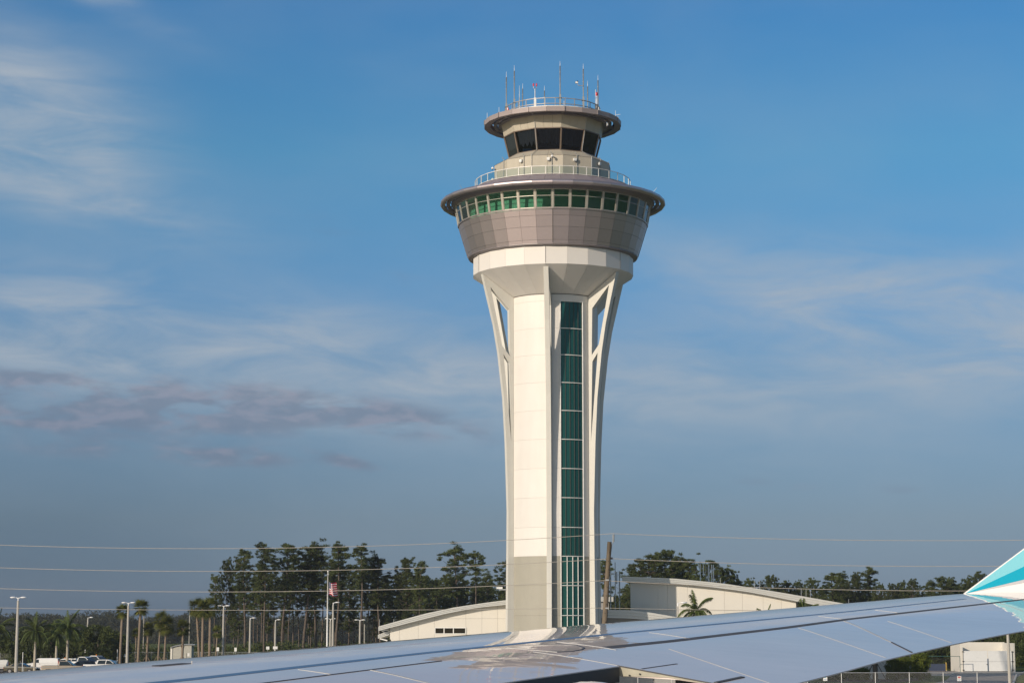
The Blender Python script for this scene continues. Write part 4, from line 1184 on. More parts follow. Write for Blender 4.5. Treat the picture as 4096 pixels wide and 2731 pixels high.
for xt, yt, xb, Y, cr, lab, kw in [
    (395, 185, 370, 290, 1.0, 'slender sabal palm immediately left of the second lamp post', {}),
    (722, 95, 690, 275, 1.12, 'tall dark-crowned sabal palm right of the second lamp post, propped trunk', dict(props=True)),
    (868, 505, 842, 300, .95, 'short sabal palm with a rough booted trunk, first of the small group', dict(boots=True, props=True, tr=.16)),
    (1085, 305, 1048, 310, 1.35, 'sabal palm with the highest crown of the small middle group', dict(props=True, tr=.15)),
    (1185, 395, 1160, 300, 1.35, 'sabal palm with a broad crown in front of the small middle group', dict(props=True, tr=.16)),
    (1490, 460, 1478, 300, 1.2, 'short sabal palm standing in front of the little shed', dict(props=True, boots=True, tr=.17)),
    (1715, 80, 1793, 278, 1.25, 'left palm of the three clustered tall palms, rough upper trunk', dict(boots=True, tr=.17)),
    (1835, 100, 1840, 272, 1.2, 'middle palm of the three clustered tall palms, yellowish fronds', dict(tr=.19)),
    (1965, 70, 1968, 276, 1.3, 'right palm of the three clustered tall palms, leaning trunk', dict(tr=.19)),
    (650, 600, 650, 350, .8, 'small sabal palm low behind the tall dark-crowned palm', dict(tr=.12)),
    (2100, 560, 2080, 345, 1.0, 'low sabal palm behind the leaning trunk of the clustered palms', dict(tr=.14))]:
    X1, Y1 = r71(xt, yt); X2, _ = r71(xb, 0)
    sabal(X1, Y1, X2, Y, cr, lab, int(xt), **kw)
def royal(px, py, Y, fl, label, seed, hang=1., group='feather palms', nf=19, tr=.17):
    zt = zat(py, Y); fl *= 1.25; H = zt - fl * .82; x = xat(px, Y)
    e = empty('royal_palm', (x, Y, 0), 0, label, 'palm tree', group)
    hs = min(1.3, H * .3)
    zs = np.linspace(0, H - hs, 7)
    MB().tube([(0, 0, z) for z in zs], [tr * (1.25 - .35 * z / H) for z in zs], 10).obj('trunk', M_royal, e, smooth=True)
    MB().tube([(0, 0, H - hs + .003), (0, 0, H - hs * .5), (0, 0, H)], [tr * .85, tr * .6, tr * .3], 10).obj('crownshaft', M_shaft, e, smooth=True)
    r = np.random.default_rng(seed); v = []; mb = MB()
    for k in range(nf):
        a = 6.28 * k / nf + r.random() * .3; el = R([82, 60, 35, 15, 50, 28][k % 6] + r.normal() * 6)
        L_ = fl * (.85 + .3 * r.random()); n = 34; p = Vector((0, 0, H)); pts = [p.copy()]
        d = Vector((cos(a) * cos(el), sin(a) * cos(el), sin(el)))
        side = Vector((-sin(a), cos(a), 0))
        for j in range(n):
            d = (d + Vector((0, 0, -.066 * hang * (1.2 - .5 * sin(el))))).normalized(); p = p + d * L_ / n; pts.append(p.copy())
            if j > 2:
                ll = .60 * fl / 2.6 * sin(pi * (j + 2) / (n + 3)) ** .5
                for s in (-1, 1):
                    for q in range(2):
                        o = side * s * ll * (.7 + .3 * r.random()) + d * ll * .45 + Vector((0, 0, -ll * (.55 + .5 * r.random())))
                        b0 = p + d * (q * L_ / n / 2)
                        v += [b0, b0 + d * .055, b0 + o]
        mb.tube(pts[::4] + [pts[-1]], .022, 4, False)
    link('fronds', cloud_mesh('fronds', np.array([tuple(q) for q in v]), L_royal), e)
    mb.obj('frond_stems', M_shaft, e)
royal(143, 2458, 290, 2.3, 'feather palm with a ringed trunk behind the white cargo van, left', 1)
royal(272, 2448, 292, 2.3, 'feather palm with a ringed trunk behind the white cargo van, right', 2)
royal(-12, 2452, 290, 2.3, 'feather palm cut by the left edge of the view', 3)
royal(228, 2490, 312, 2.0, 'half hidden feather palm between the two ringed palms', 4)
royal(2785, 2376, 192, 1.65, 'bright green feather palm in front of the main building wall', 5, hang=1.25, group='feather palms near the main building')
royal(3216, 2404, 195, 1.5, 'palm frond tips showing over the wing below the curved roof end', 6, group='feather palms near the main building')
royal(3062, 2432, 195, 1.4, 'barely visible palm tips over the wing in front of the main building', 7, group='feather palms near the main building')

# ------------------------------------------------------------------ fences, signs, shed on the left
def mesh_fence_mat():
    mt = bpy.data.materials.new('chain_link'); mt.use_nodes = True
    nt = mt.node_tree; N, L = nt.nodes, nt.links; b = N['Principled BSDF']
    b.inputs['Base Color'].default_value = (.42, .42, .40, 1); b.inputs['Roughness'].default_value = .5
    tc = N.new('ShaderNodeTexCoord'); s = N.new('ShaderNodeSeparateXYZ'); L.new(tc.outputs['Object'], s.inputs[0])
    def m(op, a, bb=None):
        n = N.new('ShaderNodeMath'); n.operation = op
        for i, v in enumerate((a, bb)):
            if v is None: continue
            if isinstance(v, (int, float)): n.inputs[i].default_value = v
            else: L.new(v, n.inputs[i])
        return n.outputs[0]
    out = []
    for op in ('ADD', 'SUBTRACT'):
        u = m('FRACT', m('MULTIPLY', m(op, s.outputs[0], s.outputs[2]), 1 / .085)); out.append(m('LESS_THAN', u, .055))
    al = m('MAXIMUM', out[0], out[1])
    t = N.new('ShaderNodeBsdfTransparent'); mx = N.new('ShaderNodeMixShader')
    L.new(al, mx.inputs[0]); L.new(t.outputs[0], mx.inputs[1]); L.new(b.outputs[0], mx.inputs[2]); L.new(mx.outputs[0], N['Material Output'].inputs[0])
    return mt
M_chain = mesh_fence_mat()
def fence(name, x0, x1, Y, h, step, label, arms=False, rail=True, chain=True, m=M_galv, pr=.035):
    e = empty(name, (0, 0, 0), 0, label, 'fence')
    n = max(1, int(round((x1 - x0) / step)))
    pm = MB().tube([(0, 0, 0), (0, 0, h + .05)], pr, 6)
    pm = pm.mesh('post', m)
    am = MB().bar((0, 0, h), (-.28, -.1, h + .34), .05).mesh('barbed_arm', m)
    for i in range(n + 1):
        x = x0 + (x1 - x0) * i / n
        o = link('post', pm, e, (x, Y, 0))
        if arms: link('barbed_arm', am, o)
    if rail: MB().tube([(x0, Y, h), (x1, Y, h)], pr * .9, 6).obj('top_rail', m, e)
    if chain: link('chain_mesh', mesh('chain_mesh', [(x0, Y + .04, .05), (x1, Y + .04, .05), (x1, Y + .04, h), (x0, Y + .04, h)], [(0, 1, 2, 3)], M_chain), e)
    return e
Yb = 345
xa, xb_ = xat(-360, Yb), xat(410, Yb)
fence('barbed_fence', xa, xb_, Yb, 2.15, 40 / F * Yb, 'chain link fence with angled barbed wire arms behind the parked cars', arms=True, rail=False)
fence('rail_fence', xat(476, Yb), xat(1330, Yb), Yb, 2.35, 65 / F * Yb * 1.0, 'chain link fence with a pale top rail behind the sabal palms')
fence('low_rail', xat(-300, 272), xat(300, 272), 272, 1.2, 195 / F * 272, 'low pale rail running in front of the parked cars', chain=False, pr=.04)
def sign(px, py, Y, w, h, label, post=True):
    q = at(px, py, Y); e = empty('sign', (q.x, Y, 0), 0, label, 'sign', None)
    if post: MB().tube([(0, .06, 0), (0, .06, q.z + h * .4)], .03, 6).obj('post', M_galv, e)
    MB().box((0, 0, q.z), (w, .02, h)).obj('plate', M_antw, e)
    return e, q.z
for px, py, Y, w, h, lab in [(500, 2620, 335, .34, .48, 'small white sign left of the second lamp post foot'), (754, 2617, 320, .32, .48, 'small white sign in front of the little shed'), (871, 2595, 325, .38, .58, 'white sign left of the third lamp post foot'),
                             (942, 2596, 325, .38, .58, 'white sign right of the third lamp post foot'), (1071, 2590, 330, .5, .45, 'pale square sign near the fifth lamp post, left of two'), (1101, 2589, 326, .7, .42, 'wide white sign at the foot of the fifth lamp post')]:
    sign(px, py, Y, w, h, lab)
q = at(92, 2600, 265); tag(MB().tube([(q.x, 265, 0), (q.x, 265, 3.2)], .045, 6).obj('thin_post', M_antw), 'thin white post in front of the dark sedan', 'post')
q = at(870 / 1.0 * 0 + 870, 2600, 330)
for px, lab in ((470, 'short pale bollard post left of the first sabal palm'), (341, 'short pale post above the white van roof')):
    q = at(px, 2596, 330); tag(MB().tube([(q.x, 330, 0), (q.x, 330, q.z)], .06, 6).obj('short_post', M_antw), lab, 'post')
Ys = 330
e = empty('shed', (0, 0, 0), 0, 'small pale shed with a curved roof behind the rail fence', 'shed')
T = [P2(*r71(x, y), Ys) for x, y in ((1260, 925), (1330, 898), (1430, 878), (1540, 866), (1700, 872))]
B = [(x, z - .16) for x, z in T]
roof_slab(e, 'roof', T, B, Ys - .25, Ys + 2.6, mat('shed_roof', (.25, .27, .29), .5), 1)
x0, x1 = P2(*r71(1282, 0), Ys)[0], P2(*r71(1655, 0), Ys)[0]
v, f = prism([(x0, 0), (x1, 0), (x1, interp(B, x1) + .03), ((x0 + x1) / 2, interp(B, (x0 + x1) / 2) + .02), (x0, interp(B, x0) + .03)], Ys, Ys + 2.4)
link('wall', fix_normals(mesh('wall', v, f, mat('shed_wall', (.42, .41, .36), .7))), e)
MB().box((x0 + .15, Ys - .06, interp(B, x0) / 2), (.3, .1, interp(B, x0) - .02)).obj('corner_strip', M_bwall, e)  # paler strip along the front left corner
MB().box(((x0 + x1) / 2 + .9, Ys - .02, 1.2), (.04, .03, 2.3)).obj('panel_joint', M_joint, e)

# ------------------------------------------------------------------ vehicles
def paint(name, c, r=.3, metal=0.): return mat(name, c, r, metal=metal, noise=.01, coat=.6)
P_white = paint('white_paint', (.78, .78, .76)); P_sand = paint('champagne_paint', (.42, .35, .27), metal=.4)
P_olive = paint('dark_olive_paint', (.10, .09, .06), metal=.4); P_navy = paint('navy_paint', (.012, .016, .03))
P_glass = mat('car_glass', (.02, .03, .035), .08, noise=.02, spec=.35)
P_trim = mat('black_trim', (.015, .015, .016), .6)
P_tyre = mat('tyre_rubber', (.018, .018, .018), .9); P_rim = mat('rim_alloy', (.16, .16, .17), .45, metal=.7)
P_tail = mat('tail_lens', (.45, .02, .02), .25); P_head = mat('head_lens', (.75, .75, .72), .15)
P_amber = mat('amber_beacon', (.8, .25, .02), .3)
TYPES = dict(
    van=dict(W=1.9, lo=[(-2.35, .3), (-1.9, .22), (2.0, .22), (2.3, .35), (2.36, .8), (2.2, 1.05), (1.45, 1.15), (-2.38, 1.15)],
             hi=[(-2.38, 1.15), (1.45, 1.15), (.75, 1.72), (.45, 1.84), (-2.0, 1.86), (-2.3, 1.78)],
             win=[[(1.28, 1.2), (.72, 1.66), (.42, 1.66), (.38, 1.2)]], ws=((1.47, 1.17), (.78, 1.70)), rw=((-2.385, 1.2), (-2.32, 1.7)), wheels=(-1.45, 1.5), tail=(1.0, 1.5)),
    suv=dict(W=1.9, lo=[(-2.3, .35), (2.1, .28), (2.35, .5), (2.36, .9), (2.1, 1.02), (1.2, 1.08), (-2.36, 1.08)],
             hi=[(-2.36, 1.08), (1.2, 1.08), (.45, 1.62), (.1, 1.72), (-1.9, 1.74), (-2.15, 1.66)],
             win=[[(1.0, 1.12), (.42, 1.56), (-.3, 1.60), (-.3, 1.12)], [(-.38, 1.12), (-.38, 1.60), (-1.15, 1.60), (-1.15, 1.12)], [(-1.23, 1.12), (-1.23, 1.60), (-1.9, 1.58), (-2.1, 1.12)]],
             ws=((1.22, 1.10), (.48, 1.60)), rw=((-2.36, 1.12), (-2.17, 1.62)), wheels=(-1.45, 1.45), tail=(.8, 1.1)),
    sedan=dict(W=1.85, lo=[(-2.3, .35), (2.15, .28), (2.35, .45), (2.33, .75), (1.9, .88), (1.0, .95), (-1.6, 1.0), (-2.3, .98)],
             hi=[(-1.7, .98), (1.0, .95), (.25, 1.36), (-.1, 1.44), (-.8, 1.43), (-1.2, 1.32)],
             win=[[(.85, .99), (.22, 1.33), (-.25, 1.37), (-.25, .99)], [(-.33, .99), (-.33, 1.37), (-.85, 1.37), (-1.35, 1.02)]], ws=((1.0, .97), (.28, 1.35)), rw=((-1.68, 1.0), (-1.22, 1.32)), wheels=(-1.4, 1.4), tail=(.7, .9)),
    pickup=dict(W=1.95, lo=[(-2.9, .5), (2.6, .4), (2.85, .6), (2.85, 1.05), (2.6, 1.18), (1.35, 1.22), (-2.9, 1.22)],
             hi=[(-.65, 1.22), (1.35, 1.22), (.65, 1.76), (.4, 1.86), (-.35, 1.86), (-.58, 1.74)],
             win=[[(1.15, 1.26), (.62, 1.72), (.38, 1.77), (-.45, 1.77), (-.5, 1.26)]], ws=((1.37, 1.24), (.68, 1.74)), rw=((-.66, 1.28), (-.6, 1.72)), wheels=(-1.85, 1.85), tail=(.85, 1.15)),
    crew=dict(W=1.98, lo=[(-2.9, .5), (2.6, .4), (2.85, .6), (2.85, 1.08), (2.6, 1.22), (1.55, 1.25), (-2.9, 1.25)],
             hi=[(-1.1, 1.25), (1.55, 1.25), (.8, 1.80), (.5, 1.90), (-.75, 1.90), (-1.02, 1.78)],
             win=[[(1.32, 1.3), (.76, 1.75), (.35, 1.80), (.22, 1.3)], [(.12, 1.3), (.24, 1.80), (-.8, 1.80), (-.95, 1.3)]], ws=((1.57, 1.27), (.83, 1.78)), rw=((-1.1, 1.3), (-1.04, 1.76)), wheels=(-1.85, 1.85), tail=(.85, 1.18)),
)
def vehicle(kind, px, Y, face, pm, label, name='parked_car', cat='car', trim=False, beacon=False, s=1., group='vehicles parked left of the palms', rz=0.):
    T = TYPES[kind]; W = T['W'] / 2
    e = empty(name, (xat(px, Y), Y, .006), (0 if face > 0 else pi) + R(rz), label, cat, group); e.scale = (s, s, s)
    def hw(z, base): return W - max(0, z - base) * .26
    base = T['hi'][0][1]
    def loft(poly, name, tap):
        n = len(poly); v = []
        for sg in (-1, 1):
            for x, z in poly: v.append((x, sg * (hw(z, base) - (.02 if tap else 0) - (.04 if (not tap and z < .4) else 0)), z))
        f = [tuple(range(n)), tuple(range(n, 2 * n))[::-1]] + [(i, i + n, (i + 1) % n + n, (i + 1) % n) for i in range(n)]
        me = fix_normals(mesh(name, v, f, pm))
        o = link(name, me, e); b = o.modifiers.new('bevel', 'BEVEL'); b.width = .06; b.segments = 3; b.limit_method = 'ANGLE'; b.angle_limit = R(25)
        return o
    loft(T['lo'], 'body', False); loft([(x, z + (.004 if z == base else 0)) for x, z in T['hi']], 'cabin', True)
    if kind in ('pickup', 'crew'):
        xr = T['hi'][0][0] - .08
        MB().box(((xr - 2.8) / 2, 0, 1.225 + (.03 if kind == 'crew' else 0)), (xr + 2.8, 1.62, .02)).obj('bed', P_trim, e)
    for w in T['win']:
        for sg in (-1, 1):
            v = [(x, sg * (hw(z, base) - .008), z) for x, z in w]
            link('side_window', mesh('side_window', v, [tuple(range(len(v)))], P_glass), e)
    for nm, (a, b), d in (('windshield', T['ws'], 1), ('rear_window', T['rw'], -1)):
        v = []
        for (x, z) in (a, b):
            for sg in (-1, 1): v.append((x + d * .018, sg * (hw(z, base) - .13), z + .012))
        link(nm, mesh(nm, v, [(0, 1, 3, 2)], P_glass), e)
    wr = .34 if kind in ('van', 'suv', 'sedan') else .40
    for x in T['wheels']:
        for sg in (-1, 1):
            o = MB().tube([(x, sg * (W - .2), wr), (x, sg * (W + .012), wr)], wr, 18).obj('wheel', P_tyre, e)
            MB().tube([(x, sg * (W - .02), wr), (x, sg * (W + .02), wr)], wr * .6, 14).obj('rim', P_rim, o)
        MB().box((x, 0, wr + .1), (wr * 2.3, 2 * W + .006, wr * 1.35)).obj('wheel_arch', P_trim, e)
    t0, t1 = T['tail']
    xb = min(p[0] for p in T['lo']); xf = max(p[0] for p in T['lo'])
    for sg in (-1, 1):
        MB().box((xb + .0, sg * (W - .1), (t0 + t1) / 2), (.07, .15, t1 - t0)).obj('taillight', P_tail, e)
        MB().box((xf - .08, sg * (W - .22), .78), (.16, .34, .16)).obj('headlight', P_head, e)
        q = T['ws'][0]; MB().box((q[0] - .18, sg * (W + .1), q[1] + .12), (.12, .2, .16)).obj('side_mirror', P_trim, e)
    MB().box((xf - .02, 0, .42), (.12, 2 * W - .1, .2)).obj('front_bumper', P_trim if kind != 'van' else P_trim, e)
    MB().box((xb + .02, 0, .45), (.12, 2 * W - .1, .2)).obj('rear_bumper', P_trim, e)
    if trim: MB().box((0, 0, .33), (4.2, 2 * W + .02, .16)).obj('side_cladding', P_trim, e)
    for x in (T['win'][0][-1][0] - .02,):
        for sg in (-1, 1): MB().box((x - .1, sg * (W + .004), base - .12), (.2, .03, .04)).obj('door_handle', P_trim, e)
    if beacon: MB().tube([(0.1, 0, T['hi'][3][1]), (0.1, 0, T['hi'][3][1] + .16)], .08, 8).obj('beacon', P_amber, e)
    return e
vehicle('van', -30, 292, -1, P_white, 'white van with black lower trim cut by the left edge of the view', 'parked_van', 'van', trim=True, rz=12)
vehicle('sedan', 92, 291, 1, P_olive, 'dark olive sedan behind the first lamp post', rz=-6)
vehicle('van', 176, 308, -1, P_white, 'white windowless cargo van facing left', 'parked_van', 'van', s=1.02)
vehicle('suv', 266, 316, -1, P_white, 'white minivan with dark side windows half hidden by the cargo van', rz=-8, beacon=True)
vehicle('pickup', 262, 283, 1, P_sand, 'champagne pickup truck with its cab near the wing edge', 'parked_pickup', 'pickup truck')
vehicle('suv', 325, 300, -1, P_navy, 'dark blue car rear with a red tail light between the pickups', s=.92, rz=15)
vehicle('pickup', 342, 314, 1, P_white, 'white work truck with an open side window, left of two', 'parked_pickup', 'pickup truck', s=1.08, rz=-20)
vehicle('pickup', 386, 322, 1, P_white, 'white work truck behind, right of two, with roof beacon', 'parked_pickup', 'pickup truck', s=1.12, rz=-20, beacon=True)
vehicle('crew', 425, 292, 1, P_white, 'white crew cab pickup with a bright sunlit bed nearest the lamp post', 'parked_pickup', 'pickup truck')

# ------------------------------------------------------------------ lower right corner: enclosure, hedge, fence
def r8(x, y): return (3600 + x / 4.742, 2500 + y / 4.742)
YE = 303.0
en = empty('gated_enclosure', (0, 0, 0), 0, 'white walled enclosure with double gates at the lower right', 'enclosure')
xl, xr = xat(r8(1125, 0)[0], YE), xat(r8(2165, 0)[0], YE)
hw_ = zat(r8(0, 335)[1], YE); hg = zat(r8(0, 485)[1], YE)
M_gate = mat('gate_white', (.72, .73, .72), .45, noise=.02)
MB().box((xl + .2, YE + 3.1, hw_ / 2), (.4, 6.2, hw_)).obj('side_wall', M_bwall, en)
MB().box((xr - .2, YE + 3.1, hw_ / 2), (.4, 6.2, hw_)).obj('side_wall', M_bwall, en)
MB().box(((xl + xr) / 2, YE + 6.4, hw_ / 2 + .05), (xr - xl, .35, hw_ + .1)).obj('back_wall', M_bwall, en)
xm = (xl + xr) / 2
for a, b in ((xl + .47, xm - .06), (xm + .06, xr - .47)):
    g = MB().box(((a + b) / 2, YE - .05, hg / 2 + .06), (b - a, .08, hg - .06)).obj('gate', M_gate, en)
    MB().box(((a + b) / 2, YE - .10, hg * .5), (b - a - .02, .02, .03)).obj('gate_seam', M_galv, g)
    for z in (.25, hg * .5, hg - .1): MB().box((a - .05 if a < xm else b + .05, YE - .12, z), (.26, .08, .12)).obj('hinge', M_black, g)
    MB().bar((a - .05 if a < xm else b + .05, YE - .10, .1), (a - .05 if a < xm else b + .05, YE - .10, hg), .05).obj('hinge_post', M_black, g)
MB().box((xm, YE - .12, hg * .33), (.14, .06, hg * .62)).obj('gate_latch', mat('latch_blue', (.05, .09, .15), .5), en)
MB().box((xm - .12, YE - .14, hg * .36), (.2, .06, .08)).obj('latch_handle', M_black, en)
# drive, kerb
def gp(X, Y_, z=0.0): 
    d = ray(*r8(X, Y_)); k = (CAMZ - z) / -d.z; return (d.x * k, d.y * k)
dr = [gp(x, y) for x, y in ((880, 1040), (560, 1110), (-400, 1300))] + [gp(2080, 1290), gp(2120, 1095), (gp(2250, 865)[0], YE), (xl - 9, YE + 1), (xl - 9, YE - 22), gp(430, 935)]
sheet('driveway', dr[:3][::-1] + dr[3:][::1], .006, M_pave, kind='structure') if False else None
sheet('driveway', [gp(-600, 1500), gp(2080, 1290), gp(2170, 1000), (gp(2250, 865)[0], YE + .0), (xl - 12, YE + 14), (gp(430, 935)[0] - 6, gp(430, 935)[1] + 8), gp(430, 930), gp(960, 960), gp(860, 1045), gp(560, 1110), gp(0, 1200)], .006, M_pave, kind='structure')
def kerb(pts, label):
    mb = MB()
    for a, b in zip(pts, pts[1:]): mb.bar((a[0], a[1], .06), (b[0], b[1], .06), .22, .16)
    tag(mb.obj('kerb', M_kerb), kind='structure')
kerb([gp(2085, 1250), gp(2160, 1080), gp(2215, 930), (gp(2250, 865)[0], YE)], '')
kerb([gp(430, 950), gp(920, 960), gp(1060, 905)], '')
sheet('mulch_bed', [gp(-1400, 1060), gp(-900, 1075), gp(0, 1075), gp(400, 1040), gp(430, 985), gp(200, 900), gp(-1400, 900)], .010, M_mulch, kind='structure')
# bollards, blue panel gate, sign
for X, w, lab in ((876, 860, 'yellow bollard at the left of the dark gate opening'), (1107, 860, 'taller yellow bollard beside the white enclosure'), (757, 730, 'far yellow bollard behind the blue panel')):
    q = gp(X, w); Yq = q[1]
    zt = zat(r8(0, {876: 700, 1107: 628, 757: 620}[X])[1], Yq)
    b = empty('bollard', (q[0], Yq, 0), 0, lab, 'bollard', 'yellow bollards')
    MB().tube([(0, 0, 0), (0, 0, zt - .05), (0, 0, zt)], [.14, .14, .07], 10).obj('pipe', mat('bollard_yellow', (.36, .25, .05), .6), b)
    MB().tube([(0, 0, .0), (0, 0, .06)], .18, 10).obj('collar', M_kerb, b)
Yg = 305
e = empty('slatted_gate', (0, 0, 0), 0, 'dark blue panel gate left of the white enclosure', 'gate')
x0, x1 = xat(r8(525, 0)[0], Yg), xat(r8(842, 0)[0], Yg); z1 = zat(r8(0, 728)[1], Yg)
MB().box(((x0 + x1) / 2, Yg, z1 / 2 + .05), (x1 - x0, .06, z1 - .1)).obj('panel', mat('gate_navy', (.035, .05, .09), .6), e)
for x in (x0, x1): MB().tube([(x, Yg, 0), (x, Yg, z1 + .1)], .05, 6).obj('gate_post', M_black, e)
e = empty('picket_fence', (0, 0, 0), 0, 'dark metal picket fence in the shade left of the enclosure', 'fence')
x0, x1 = xat(r8(430, 0)[0], 312), xat(r8(1120, 0)[0], 312)
pk = MB().box((0, 0, .95), (.03, .03, 1.9)).mesh('picket', M_black)
n = 40
for i in range(n): link('picket', pk, e, (x0 + (x1 - x0) * i / (n - 1), 312, 0))
for z in (.3, 1.7): MB().box(((x0 + x1) / 2, 312.04, z), (x1 - x0, .03, .05)).obj('rail', M_black, e)
q = at(*r8(1035, 668), 311); e, z = sign(*r8(1035, 668), 311, .42, .55, 'pale blank sign on the picket fence beside the enclosure')
fence('green_pipe_frame', xat(r8(430, 0)[0], 300), xat(r8(1120, 0)[0], 300), 300, zat(r8(0, 583)[1], 300), 10, 'thin green pipe fence frame left of the enclosure', chain=False, m=mat('green_pipe', (.05, .12, .11), .5), pr=.045)
# front chain link fence
YK = 186.0
xf0 = xat(3362, YK); st = 134 / F * YK
fence('chain_link_fence', xf0 - st * 14, xf0 + st * 8, YK, 2.24, st, 'long chain link fence across the grass in front of the hedge and enclosure', pr=.04)
def round_sign(px, py, label, red):
    q = at(px, py, YK - .1); e = empty('warning_sign', (q.x, YK - .1, q.z), 0, label, 'sign')
    MB().box((0, 0, 0), (.36, .02, .44)).obj('plate', M_antw, e)
    bl_m = mat('sign_blue', (.02, .16, .42), .5); rd = mat('sign_red', (.5, .03, .03), .5)
    v = []; n = 12
    for i in range(n + 1):
        a = pi + pi * i / n; v.append((.13 * cos(a), -.014, -.08 + .07 * sin(a)))
    for i in range(n + 1):
        a = 2 * pi - pi * i / n; v.append((.13 * cos(a), -.014, -.08 + .02 * sin(a)))
    link('blue_mark', mesh('blue_mark', v, [tuple(range(len(v)))], bl_m), e)
    if red: 
        link('red_mark', mesh('red_mark', [(-.13, -.014, .17), (.13, -.014, .17), (.11, -.014, .09), (.07, -.014, .06), (-.07, -.014, .06), (-.11, -.014, .09)], [(0, 1, 2, 3, 4, 5)], rd), e)
        MB().box((0, -.013, .02), (.16, .004, .015)).box((0, -.013, -.015), (.12, .004, .012)).obj('text_line', rd, e)
    else: MB().box((0, -.013, .06), (.16, .004, .05)).obj('light_mark', mat('sign_cyan', (.1, .45, .6), .5), e)
round_sign(3837, 2712, 'small white sign with a red block over a blue arc on the chain link fence', True)
round_sign(3301, 2711, 'small white sign with a blue emblem on the fence below the wing', False)
# hedges
def hedge(px0, px1, py_top, Y, label, depth=3.0, seed=0, m=None, zb=.3):
    zt = zat(py_top, Y); x0, x1 = xat(px0, Y), xat(px1, Y)
    e = empty('hedge', ((x0 + x1) / 2, Y, 0), 0, label, 'hedge', 'clipped hedges by the driveway')
    rr = random.Random(seed); b = []
    w = (x1 - x0) / 2
    for k in range(150):
        b.append((rr.uniform(-w, w) * .9, rr.uniform(-depth / 2, depth / 2), zb + rr.random() * (zt - zb - .2), .28 + .15 * rr.random()))
    v = tri_cloud([q[:3] for q in b], 60, np.array([q[3] for q in b]), .16, np.random.default_rng(seed), 1)
    link('foliage', cloud_mesh('foliage', v, m or L_hedge), e)
    MB().tube([(-w * .3, 0, 0), (-w * .2, 0, zt * .6)], .06, 5).tube([(w * .4, 0, 0), (w * .3, 0, zt * .6)], .06, 5).obj('stems', M_trunk, e)
hedge(3538, 3640, 2622, 250, 'tall sunlit hedge with yellow green tips, left of the pair', seed=1)
hedge(3640, 3712, 2612, 254, 'tall sunlit hedge with yellow green tips, right of the pair', seed=2)
hedge(3385, 3472, 2668, 252, 'low hedge under the wing edge left of the propped palm', seed=3)
hedge(3300, 3375, 2690, 252, 'lowest hedge at the left end under the wing edge', seed=4)
e = empty('low_wall', (0, 0, 0), 0, 'low white wall behind the hedges', 'wall')
x0, x1 = xat(3440, 258), xat(3560, 258); MB().box(((x0 + x1) / 2, 258.2, 1.1), (x1 - x0, .3, 2.3)).obj('wall_body', M_bwall, e); MB().box(((x0 + x1) / 2, 258.2, 2.3), (x1 - x0 + .1, .4, .1)).obj('coping', M_bwall, e)
sabal(3497, 2560, 3497, 251, 1.4, 'propped palm between the low hedges, crown hidden behind the wing', 77, tr=.3, boots=True, props=True, group='sabal palms near the enclosure')
q = at(3640, 2600, 262); 
tag(MB().tube([(q.x, 262, 0), (q.x, 262, 3.6)], .12, 8).obj('concrete_post', M_conc), 'concrete post between the tall hedges', 'post')
for i, (px, py, Y, w, lab) in enumerate([(3760, 2520, 325, 3.0, 'dark shade tree left of the white enclosure'), (3690, 2540, 330, 3.2, 'dark shade tree behind the tall hedges'), (4100, 2500, 318, 3.4, 'leafy tree right of the white enclosure'), (3930, 2500, 335, 3.6, 'leafy tree behind the white enclosure'), (4020, 2510, 330, 3.2, 'leafy tree behind the right end of the enclosure'), (4200, 2500, 322, 3.4, 'leafy tree beyond the right edge of the view'), (3850, 2515, 333, 3.2, 'leafy tree behind the left end of the enclosure')]):
    bush_tree(px, py, Y, w, lab, seed=70 + i, group='leafy trees around the enclosure')
bl_ = []
for i in range(160):
    px = 3250 + 1300 * (i + r3.random()) / 160; Y = 336 + r3.random() * 50
    for k in range(3): bl_.append((xat(px, Y), Y, .8 + k * 2.2, 1.6 + r3.random()))
mass('woodland_edge', bl_, 90, .5, L_broad, kind='stuff', seed=9)

# ------------------------------------------------------------------ airliner wing in the foreground
WE, WN, WP = Vector((.62, .7846)), Vector((.7846, -.62)), Vector((3.6, 16.))
Za, Zb_, Zc_, Zd = 1.7520e-06, 4.7096e-06, -5.0544e-02, 2.6946e-01
QA, QS = .0635, 1.1
def wq(s):
    v = QA * s * s if s < QS else QA * QS * QS + 2 * QA * QS * (s - QS)
    if s < -.8: v += 1.2 * (-.8 - s) ** 2
    return v
def wz(t): return ((Za * t + Zb_) * t + Zc_) * t + Zd
def wing(t, s, off=0.):
    p = WP - WE * t + WN * s
    return Vector((p.x, p.y, CAMZ + wz(t) - wq(s) + off))
TEo = [(-.5, 1.42), (.1, 1.48), (2.66, 1.55), (2.99, 1.58), (3.83, 1.66), (4.51, 1.75), (4.88, 1.8), (5.61, 1.93), (6.2, 2.02), (6.62, 2.1)]
def te(t): return interp(TEo, t) if t <= 6.6195 else 1.305 + .07 * (t - 6.64)
def thick(s, s1): 
    u = (s1 - s)
    return .006 + .008 * u / .45 if u < .45 else (.014 + .1 * (u - .45) if u < 1 else .069 + .03 * (u - 1))
